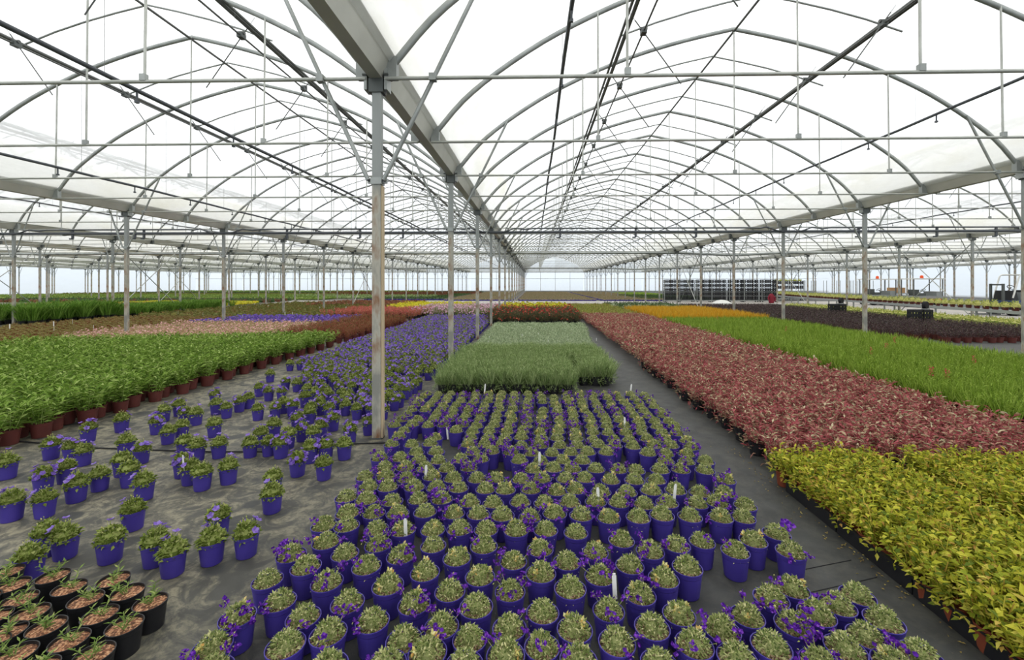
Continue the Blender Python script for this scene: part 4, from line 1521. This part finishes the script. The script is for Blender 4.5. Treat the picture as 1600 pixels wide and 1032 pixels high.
bed(pts, YLD, 'potted_yellow_daisy', 'potted plant', 'yellow flowered plant behind the red daisies', 'yellow flowers behind the red daisies', cap=290, parts=False)

# far fields beyond the cross path: low seedlings in blue pots, in long blocks
lowblue = [combine(MB().box((0, 0, 0.06), (0.3, 0.3, 0.12), 'blue_plastic'), mound('seedling_leaf', 0.19, 0.07, 0.10, 12, 0.11, 0.05)) for k in range(2)]
lowgreen = [combine(MB().box((0, 0, 0.06), (0.3, 0.3, 0.12), 'blue_plastic'), mound('dark_green_leaf', 0.2, 0.13, 0.10, 12, 0.12, 0.05)) for k in range(2)]
lowlime = [combine(MB().box((0, 0, 0.06), (0.3, 0.3, 0.12), 'black_plastic'), mound('lime_leaf', 0.2, 0.16, 0.10, 12, 0.12, 0.05)) for k in range(2)]
for nm, lb, x0, x1, y0, y1, src in (
        ('seedling_field', 'far block of tan seedlings in blue pots right of the post row', -1.2, 5.6, 41, 78, lowblue),
        ('seedling_field', 'far block of tan seedlings in blue pots left of the post row', -8.2, -2.1, 41, 78, lowblue),
        ('seedling_field', 'far block of tan seedlings in blue pots right of the narrow path', 6.5, 12.2, 41, 78, lowblue),
        ('green_field', 'far block of low green plants left of the seedlings', -16.5, -9, 43, 78, lowgreen),
        ('green_field', 'far block of low green plants before the crate trolleys', 10.5, 17.5, 42.5, 56, lowgreen),
        ('lime_field', 'small far strip of lime green plants right of the seedlings', 12.6, 17, 57, 70, lowlime)):
    mass(nm, lb, x0, x1, y0, y1, 0.4, 0.4, src, jit=0.08)
far = [('dark_green_leaf', 0.22, 0.3), ('mid_green_leaf', 0.22, 0.22), ('dull_red_leaf', 0.22, 0.3), ('mid_green_leaf', 0.22, 0.3), ('lavender_leaf', 0.22, 0.26), ('olive_leaf', 0.22, 0.3)]
strips = [(-62, -21, 43, 46.5, 1, 'light green strip'), (-62, -26, 48, 52, 3, 'mid green strip'), (-26, -11, 46.2, 50, 4, 'grey green strip'), (-62, -22, 54, 59, 5, 'olive green strip'),
          (-30, -8, 62, 67, 2, 'dull red brown strip'), (-62, -30, 62, 68, 0, 'dark green strip'), (-24, -11, 53, 57, 2, 'rusty brown strip'), (-62, -18, 71, 77, 3, 'farthest green strip')]
for x0, x1, y0, y1, f, lb in strips:
    m_, r_, h_ = far[f]
    mass('far_bed', '%s of plants far back on the left' % lb, x0, x1, y0, y1, 0.5, 0.5, [clump(m_, 0.27, h_, 14, 0.16, 0.08)])

# ------------------------------------------------------------------ plant labels, hose, bits on the mat
lab = MB()
lab.box((0, 0, 0.055), (0.020, 0.003, 0.11), 'white_plastic')
lab.box((0, 0, 0.115), (0.014, 0.003, 0.012), 'white_plastic')
lab_m = lab.mesh('plant_label')
LB = [(634, 838, .13, 'in a pot at the left of the rock cress block'), (665, 748, .13, 'among the left rear rock cress'), (700, 684, .06, 'against a blue pot near the rusty post'), (843, 726, .13, 'in the middle of the rock cress'),
      (961, 930, .14, 'large and near, front centre of the rock cress'), (935, 786, .13, 'in the rock cress right of centre'), (1053, 780, .13, 'near the right edge of the rock cress'), (757, 612, .15, 'at the back left of the rock cress'),
      (976, 668, .14, 'at the right rear of the rock cress'), (985, 612, .15, 'at the far back edge of the rock cress'), (287, 732, .15, 'in a violet bellflower pot')]
for u, v, z, lb in LB:
    x, y = gp(u, v, z)
    o = single('plant_label', lab_m, 'white plastic plant label %s' % lb, 'plant label', (x, y, z - 0.02), rng.uniform(-0.5, 0.5), 'white plant labels')
    o.rotation_euler[1] = rng.uniform(-0.15, 0.15)
for k in range(16):
    x, y = rng.uniform(-1.2, 1.6), rng.uniform(9.6, 15.8)
    single('plant_label', lab_m, 'tiny white plant label among the grey green plants', 'plant label', (x, y, 0.14), rng.uniform(-1, 1), 'white plant labels', 0.62)
for k in range(24):
    x, y = rng.uniform(-18, -10), rng.uniform(13, 30)
    single('plant_label', lab_m, 'tiny white plant label in the brown beds at left', 'plant label', (x, y, 0.16), rng.uniform(-1, 1), 'white plant labels', 1.4)
hp = [gp(u, v, 0.01) for u, v in ((0, 688), (60, 692), (150, 700), (260, 704), (330, 706), (430, 706))]
tag(link('hose', MB().tube([(x, y, 0.008) for x, y in hp], 0.006, 'dark_rubber', 6).mesh('hose')), 'thin black hose lying across the mat among the bellflowers', 'hose')
hp = [gp(u, v, 0.01) for u, v in ((545, 694), (570, 693), (600, 692), (620, 690))]
tag(link('hose', MB().tube([(x, y, 0.008) for x, y in hp], 0.006, 'dark_rubber', 6).mesh('hose')), 'short black hose at the foot of the rusty post', 'hose')
# seam battens of the mat at right
for (a, c) in (((1265, 927), (1370, 903)), ((1240, 894), (1330, 876))):
    p, q = gp(a[0], a[1], 0), gp(c[0], c[1], 0)
    tag(link('mat_seam', MB().tube([(p[0], p[1], 0.001), (q[0], q[1], 0.001)], 0.0025, 'dark_rubber', 6).mesh('mat_seam')), None, None, None, 'structure')
# fallen leaves along the golden bed
lf = MB()
k = 110
yy = rng.uniform(1.9, 4.4, k)
xx = 1.93 - np.abs(rng.normal(0, 0.07, k))
aa = rng.uniform(0, 2 * pi, k)
lf.blades(np.stack([xx, yy, np.full(k, 0.006)], 1), np.stack([np.cos(aa), np.sin(aa), np.full(k, 0.05)], 1), rng.uniform(0.012, 0.024, k), 0.009, 'litter_leaf')
stuff('fallen_leaves', lf, 'fallen yellow leaves along the edge of the golden bed', 'leaves')

# ------------------------------------------------------------------ trolleys, crates, bench, carts and forklift (right)
CR = MB()
CR.box((0, 0, 0.008), (0.56, 0.38, 0.016), 'black_plastic')
for sx_, sy_, w, d_ in ((-0.275, 0, 0.014, 0.38), (0.275, 0, 0.014, 0.38), (0, -0.185, 0.56, 0.014), (0, 0.185, 0.56, 0.014)):
    CR.box((sx_, sy_, 0.035), (w, d_, 0.05), 'black_plastic')
    CR.box((sx_, sy_, 0.125), (w, d_, 0.045), 'black_plastic')
    for t_ in (-0.42, 0, 0.42):
        CR.box((sx_ + (0.56 * t_ if d_ < 0.1 else 0), sy_ + (0.38 * t_ if w < 0.1 else 0), 0.075), (0.06 if d_ < 0.1 else w, 0.06 if w < 0.1 else d_, 0.06), 'black_plastic')
tray_low = CR.mesh('crate')
shelf_m = MB().box((0, 0, 0), (1.30, 0.56, 0.016), 'bracket_steel').mesh('shelf')
tpost = MB().box((0, 0, 0.98), (0.035, 0.035, 1.9), 'galvanised').mesh('post')
tbase = MB().box((0, 0, 0.15), (1.35, 0.565, 0.06), 'galvanised').mesh('base')
wheel = MB()
wheel.tube([(-0.02, 0, 0.06), (0.02, 0, 0.06)], 0.06, 'dark_rubber', 8)
wheel_m = wheel.mesh('wheel')
pot_load = MB()
for i in range(5):
    for j in range(2):
        pot_load.box((-0.45 + 0.22 * i, -0.12 + 0.22 * j, 0.06), (0.15, 0.15, 0.12), 'maroon_plastic', taper=1.15)


def trolley(x, y, rz, shelves, label, fill=True):
    parts = [('base', tbase)] + [('post', tpost, (sx * 0.64, sy * 0.26, 0)) for sx in (-1, 1) for sy in (-1, 1)]
    parts += [('shelf', shelf_m, (0, 0, z)) for z in shelves] + [('wheel', wheel_m, (sx * 0.55, sy * 0.2, 0)) for sx in (-1, 1) for sy in (-1, 1)]
    t = thing('plant_trolley', label, 'trolley', (x, y, 0), rz, 'plant trolleys', parts)
    for z in shelves:
        if not fill:
            continue
        for q in (-0.32, 0.32):
            for lv in range(2):
                cx_, cy_ = x + q * cos(rz), y + q * sin(rz)
                single('crate', tray_low, 'black crate stacked on a trolley shelf in the crate wall', 'crate', (cx_, cy_, z + 0.014 + 0.15 * lv), rz, 'crates on the trolleys')


TS = [0.2, 0.56, 0.92, 1.28, 1.64]
n = 0
for i in range(7):
    trolley(11.9 + 1.38 * i, 38.6 + 0.3 * (i % 2), 0, TS, '%s metal plant trolley in the crate wall from the left' % ['first', 'second', 'third', 'fourth', 'fifth', 'sixth', 'seventh'][i])
trolley(24.2, 44, 0, [0.2, 1.1, 1.55], 'metal trolley loaded with green plants behind the bench, its left half', True)
trolley(25.7, 44, 0, [0.2, 1.1, 1.55], 'metal trolley loaded with green plants behind the bench, its right half', True)
for i in range(7):
    x, y = 27 + 1.6 * i, 46 + (i % 3) * 0.8
    trolley(x, y, 0, [0.2], 'empty trolley base with bare upright posts, %s in the row behind the bench' % ['first', 'second', 'third', 'fourth', 'fifth', 'sixth', 'seventh'][i], False)
gm_ = mound('pale_leaf', 0.2, 0.2, 0.0, 30, 0.1, 0.04)
gmm = gm_.mesh('leafy_plant')
for i in range(6):
    single('leafy_plant', gmm, 'leafy pale green plant on top of the loaded trolleys', 'plant', (23.8 + 0.45 * i, 44, 1.86), 0, 'plants on top of the loaded trolleys')

# bench with pots
bp0, bp1 = np.array([18.3, 15.4]), np.array([22.3, 41.0])
bd = bp1 - bp0
bl = float(np.linalg.norm(bd))
brz = math.atan2(bd[1], bd[0])
be = link('plant_bench', None, loc=(bp0[0], bp0[1], 0))
be.rotation_euler = (0, 0, brz)
tag(be, 'long low grey bench carrying a row of pots beyond the dark bed', 'bench')
bt = MB()
bt.box((bl / 2, 0, 0.52), (bl, 0.6, 0.05), 'aluminium')
bt.box((bl / 2, 0.3, 0.50), (bl, 0.03, 0.12), 'aluminium')
bt.box((bl / 2, -0.3, 0.50), (bl, 0.03, 0.12), 'aluminium')
link('bench_top', bt.mesh('bench_top'), be)
lgm = MB().box((0, 0, 0.235), (0.06, 0.06, 0.47), 'galvanised').mesh('leg')
for k in range(9):
    for s_ in (-0.25, 0.25):
        link('leg', lgm, be, (0.6 + k * (bl - 1.2) / 8, s_, 0))
BPOT = Kind([[('pot', pot_mb('maroon_plastic', 0.10, 0.15, 10)), ('foliage', mound('pale_leaf', 0.15, 0.19, 0.14, 46, 0.08, 0.03, 0.4))] for k in range(3)])
for k in range(58):
    f = 0.2 + k * (bl - 0.4) / 57
    for s_ in (0.15, -0.15):
        p = bp0 + bd / bl * f + np.array([-bd[1], bd[0]]) / bl * s_
        thing('potted_bench_plant', 'pale leaved plant in a maroon pot standing on the long bench, %s' % ('left row' if s_ > 0 else 'right row'), 'potted plant', (p[0], p[1], 0.546), 0, 'pots on the long bench', BPOT.meshes[k % 3], rng.uniform(0.9, 1.1))
# two pairs of black crates standing in the dark bed
BC = MB()
BC.box((0, 0, 0.02), (0.37, 0.28, 0.04), 'black_plastic')
for sx_, sy_, w, d_ in ((-0.176, 0, 0.018, 0.28), (0.176, 0, 0.018, 0.28), (0, -0.131, 0.37, 0.018), (0, 0.131, 0.37, 0.018)):
    for zc_, hh in ((0.14, 0.22), (0.36, 0.09), (0.53, 0.10)):
        BC.box((sx_, sy_, zc_), (w, d_, hh), 'black_plastic')
    for t_ in (-0.42, -0.15, 0.15, 0.42):
        BC.box((sx_ + (0.37 * t_ if d_ < 0.1 else 0), sy_ + (0.28 * t_ if w < 0.1 else 0), 0.37), (0.04 if d_ < 0.1 else w, 0.04 if w < 0.1 else d_, 0.32), 'black_plastic')
bcm = BC.mesh('crate')
for (x, y), nm in CRATES:
    single('crate', bcm, 'black slatted crate standing in the dark purple bed, %s' % nm, 'crate', (x, y, 0.0), 0.0, 'crates in the dark bed')
fan = MB()
fan.tube([(0, -0.06, 0.16), (0, 0.06, 0.16)], 0.16, 'dark_rubber', 8)
fan.box((0, 0, 0.02), (0.2, 0.2, 0.04), 'grey_paint')
fm = fan.mesh('fan')
for q, nm in ((1, 'near'), (3, 'far')):
    x, y = CRATES[q][0]
    single('fan', fm, 'small dark round fan on the %s pair of black crates' % nm, 'fan', (x, y, 0.582), 0.5)
# red jacket and white sheet by the trolleys
jk = MB()
jk.lathe([(0.16, 0), (0.20, 0.04), (0.19, 0.3), (0.20, 0.55), (0.14, 0.72), (0.07, 0.78)], 'red_cloth', 10, cap_top=True)
for s_ in (-1, 1):
    jk.tube([(s_ * 0.18, 0, 0.62), (s_ * 0.27, -0.04, 0.4), (s_ * 0.22, -0.12, 0.15)], 0.06, 'red_cloth', 6)
single('red_jacket', jk.mesh('red_jacket'), 'red jacket hanging by the right end of the crate trolleys', 'jacket', (19.3, 36.4, 0.02))
sh = MB()
sh.lathe([(0.75, 0), (0.7, 0.12), (0.4, 0.3), (0.1, 0.36)], 'white_paint', 10, cap_top=True)
single('white_sheet', sh.mesh('white_sheet'), 'white sheet heaped on the floor in front of the trolleys', 'sheet', (14.4, 34.2, 0))


def cart(x, y, rz, label, bumper):
    t = thing('utility_cart', label, 'cart', (x, y, 0), rz)
    b = MB().box((0, 0, 0.62), (1.9, 1.05, 0.3), 'grey_paint')
    b.box((0.75, 0, 0.9), (0.4, 1.0, 0.35), 'grey_paint')
    link('body', b.mesh('body'), t)
    link('bumper', MB().box((-0.2, -0.58, 0.45), (2.0, 0.1, 0.25), bumper).mesh('bumper'), t)
    link('canopy', MB().box((0, 0, 1.93), (2.1, 1.2, 0.07), 'white_paint').mesh('canopy'), t)
    pm = MB().box((0, 0, 1.33), (0.045, 0.045, 1.15), 'dark_steel').mesh('canopy_post')
    for sx in (-1, 1):
        for sy in (-1, 1):
            link('canopy_post', pm, t, (sx * 0.95, sy * 0.5, 0))
    link('beacon', MB().lathe([(0.09, 1.97), (0.10, 2.0), (0.09, 2.14), (0.03, 2.18)], 'orange_lens', 10, cap_top=True).mesh('beacon'), t)
    link('seat', MB().box((-0.3, 0, 0.87), (0.5, 0.8, 0.18), 'bracket_steel').box((-0.55, 0, 1.05), (0.1, 0.8, 0.3), 'bracket_steel').mesh('seat'), t)
    st = MB()
    st.rod((0.45, 0.2, 0.9), (0.25, 0.2, 1.15), 0.02, 'dark_steel')
    st.tube([(0.25 + 0.1 * cos(a), 0.2 + 0.17 * sin(a), 1.15 + 0.08 * cos(a)) for a in np.linspace(0, 2 * pi, 13)], 0.015, 'dark_rubber', 6)
    link('steering_wheel', st.mesh('steering_wheel'), t)
    w_ = MB().tube([(0, -0.1, 0), (0, 0.1, 0)], 0.25, 'dark_rubber', 8)
    hub = MB().tube([(0, -0.105, 0), (0, 0.105, 0)], 0.12, 'grey_paint', 8).mesh('hub')
    wm = w_.mesh('wheel')
    for sx in (-1, 1):
        for sy in (-1, 1):
            link('hub', hub, link('wheel', wm, t, (sx * 0.65, sy * 0.5, 0.25)))


cart(26.6, 31.0, 0.0, 'white canopied utility cart with red bumper and orange beacon', 'red_paint')
cart(25.6, 33.6, 0.0, 'white canopied utility cart carrying a cardboard box, left of the red bumpered one', 'grey_paint')
bxm = MB().box((0, 0, 0.2), (0.9, 0.6, 0.4), 'cardboard').box((0, 0, 0.402), (0.9, 0.06, 0.006), 'tan_leaf')
single('cardboard_box', bxm.mesh('cardboard_box'), 'brown cardboard box beside the canopied carts', 'box', (27.6, 34.4, 0.9))
tbm = MB().box((0, 0, 0.86), (1.2, 0.7, 0.06), 'aluminium')
for sx in (-1, 1):
    for sy in (-1, 1):
        tbm.box((sx * 0.55, sy * 0.3, 0.415), (0.05, 0.05, 0.83), 'aluminium')
single('stand', tbm.mesh('stand'), 'small metal stand under the cardboard box', 'stand', (27.6, 34.4, 0.005))

# forklift at the right edge
FX, FY = 24.3, 22.8
t = thing('forklift', 'white and grey forklift truck with overhead guard at the right edge', 'forklift', (FX, FY, 0), pi)
b = MB()
b.box((0.0, 0, 0.55), (1.7, 1.05, 0.45), 'blue_paint')
b.box((-0.3, 0, 0.95), (0.9, 1.0, 0.45), 'grey_paint')
link('body', b.mesh('body'), t)
link('counterweight', MB().box((-0.95, 0, 0.95), (0.55, 1.05, 1.0), 'white_paint').box((-0.95, 0, 1.6), (0.5, 0.9, 0.3), 'grey_paint').mesh('counterweight'), t)
link('cowl', MB().box((0.62, 0, 0.98), (0.35, 0.9, 0.55), 'black_plastic', taper=0.8).mesh('cowl'), t)
g = MB()
for sy in (-0.46, 0.46):
    g.tube([(0.75, sy, 0.9), (0.45, sy, 1.95), (0.35, sy, 2.05), (-0.75, sy, 2.05), (-0.9, sy, 1.95), (-0.95, sy, 1.1)], 0.035, 'white_paint', 6)
for xx_ in np.linspace(-0.75, 0.35, 5):
    g.rod((xx_, -0.46, 2.05), (xx_, 0.46, 2.05), 0.02, 'white_paint')
link('overhead_guard', g.mesh('overhead_guard'), t)
link('seat', MB().box((-0.2, 0, 1.22), (0.5, 0.5, 0.12), 'black_plastic').box((-0.45, 0, 1.5), (0.12, 0.5, 0.5), 'black_plastic').mesh('seat'), t)
st = MB().rod((0.55, 0, 1.2), (0.35, 0, 1.42), 0.02, 'dark_steel')
st.tube([(0.35 + 0.08 * cos(a), 0.17 * sin(a), 1.42 + 0.1 * cos(a)) for a in np.linspace(0, 2 * pi, 13)], 0.016, 'dark_rubber', 6)
link('steering_wheel', st.mesh('steering_wheel'), t)
ms = MB()
for sy in (-0.3, 0.3):
    ms.box((1.05, sy, 0.85), (0.10, 0.07, 1.5), 'bracket_steel')
for zz in (0.4, 1.55):
    ms.box((1.05, 0, zz), (0.07, 0.6, 0.08), 'bracket_steel')
link('mast', ms.mesh('mast'), t)
fk = MB().box((0.07, 0, 0.25), (0.06, 0.12, 0.5), 'dark_steel')
fk.box((0.6, 0, 0.03), (1.0, 0.11, 0.04), 'dark_steel')
fkm = fk.mesh('fork')
for sy in (-0.25, 0.25):
    link('fork', fkm, t, (1.12, sy, 0.05))
w_ = MB().tube([(0, -0.11, 0), (0, 0.11, 0)], 0.3, 'dark_rubber', 8)
hub = MB().tube([(0, -0.115, 0), (0, 0.115, 0)], 0.15, 'white_paint', 8).mesh('hub')
wm = w_.mesh('wheel')
for sx in (-0.75, 0.75):
    for sy in (-0.48, 0.48):
        link('hub', hub, link('wheel', wm, t, (sx, sy, 0.3)))
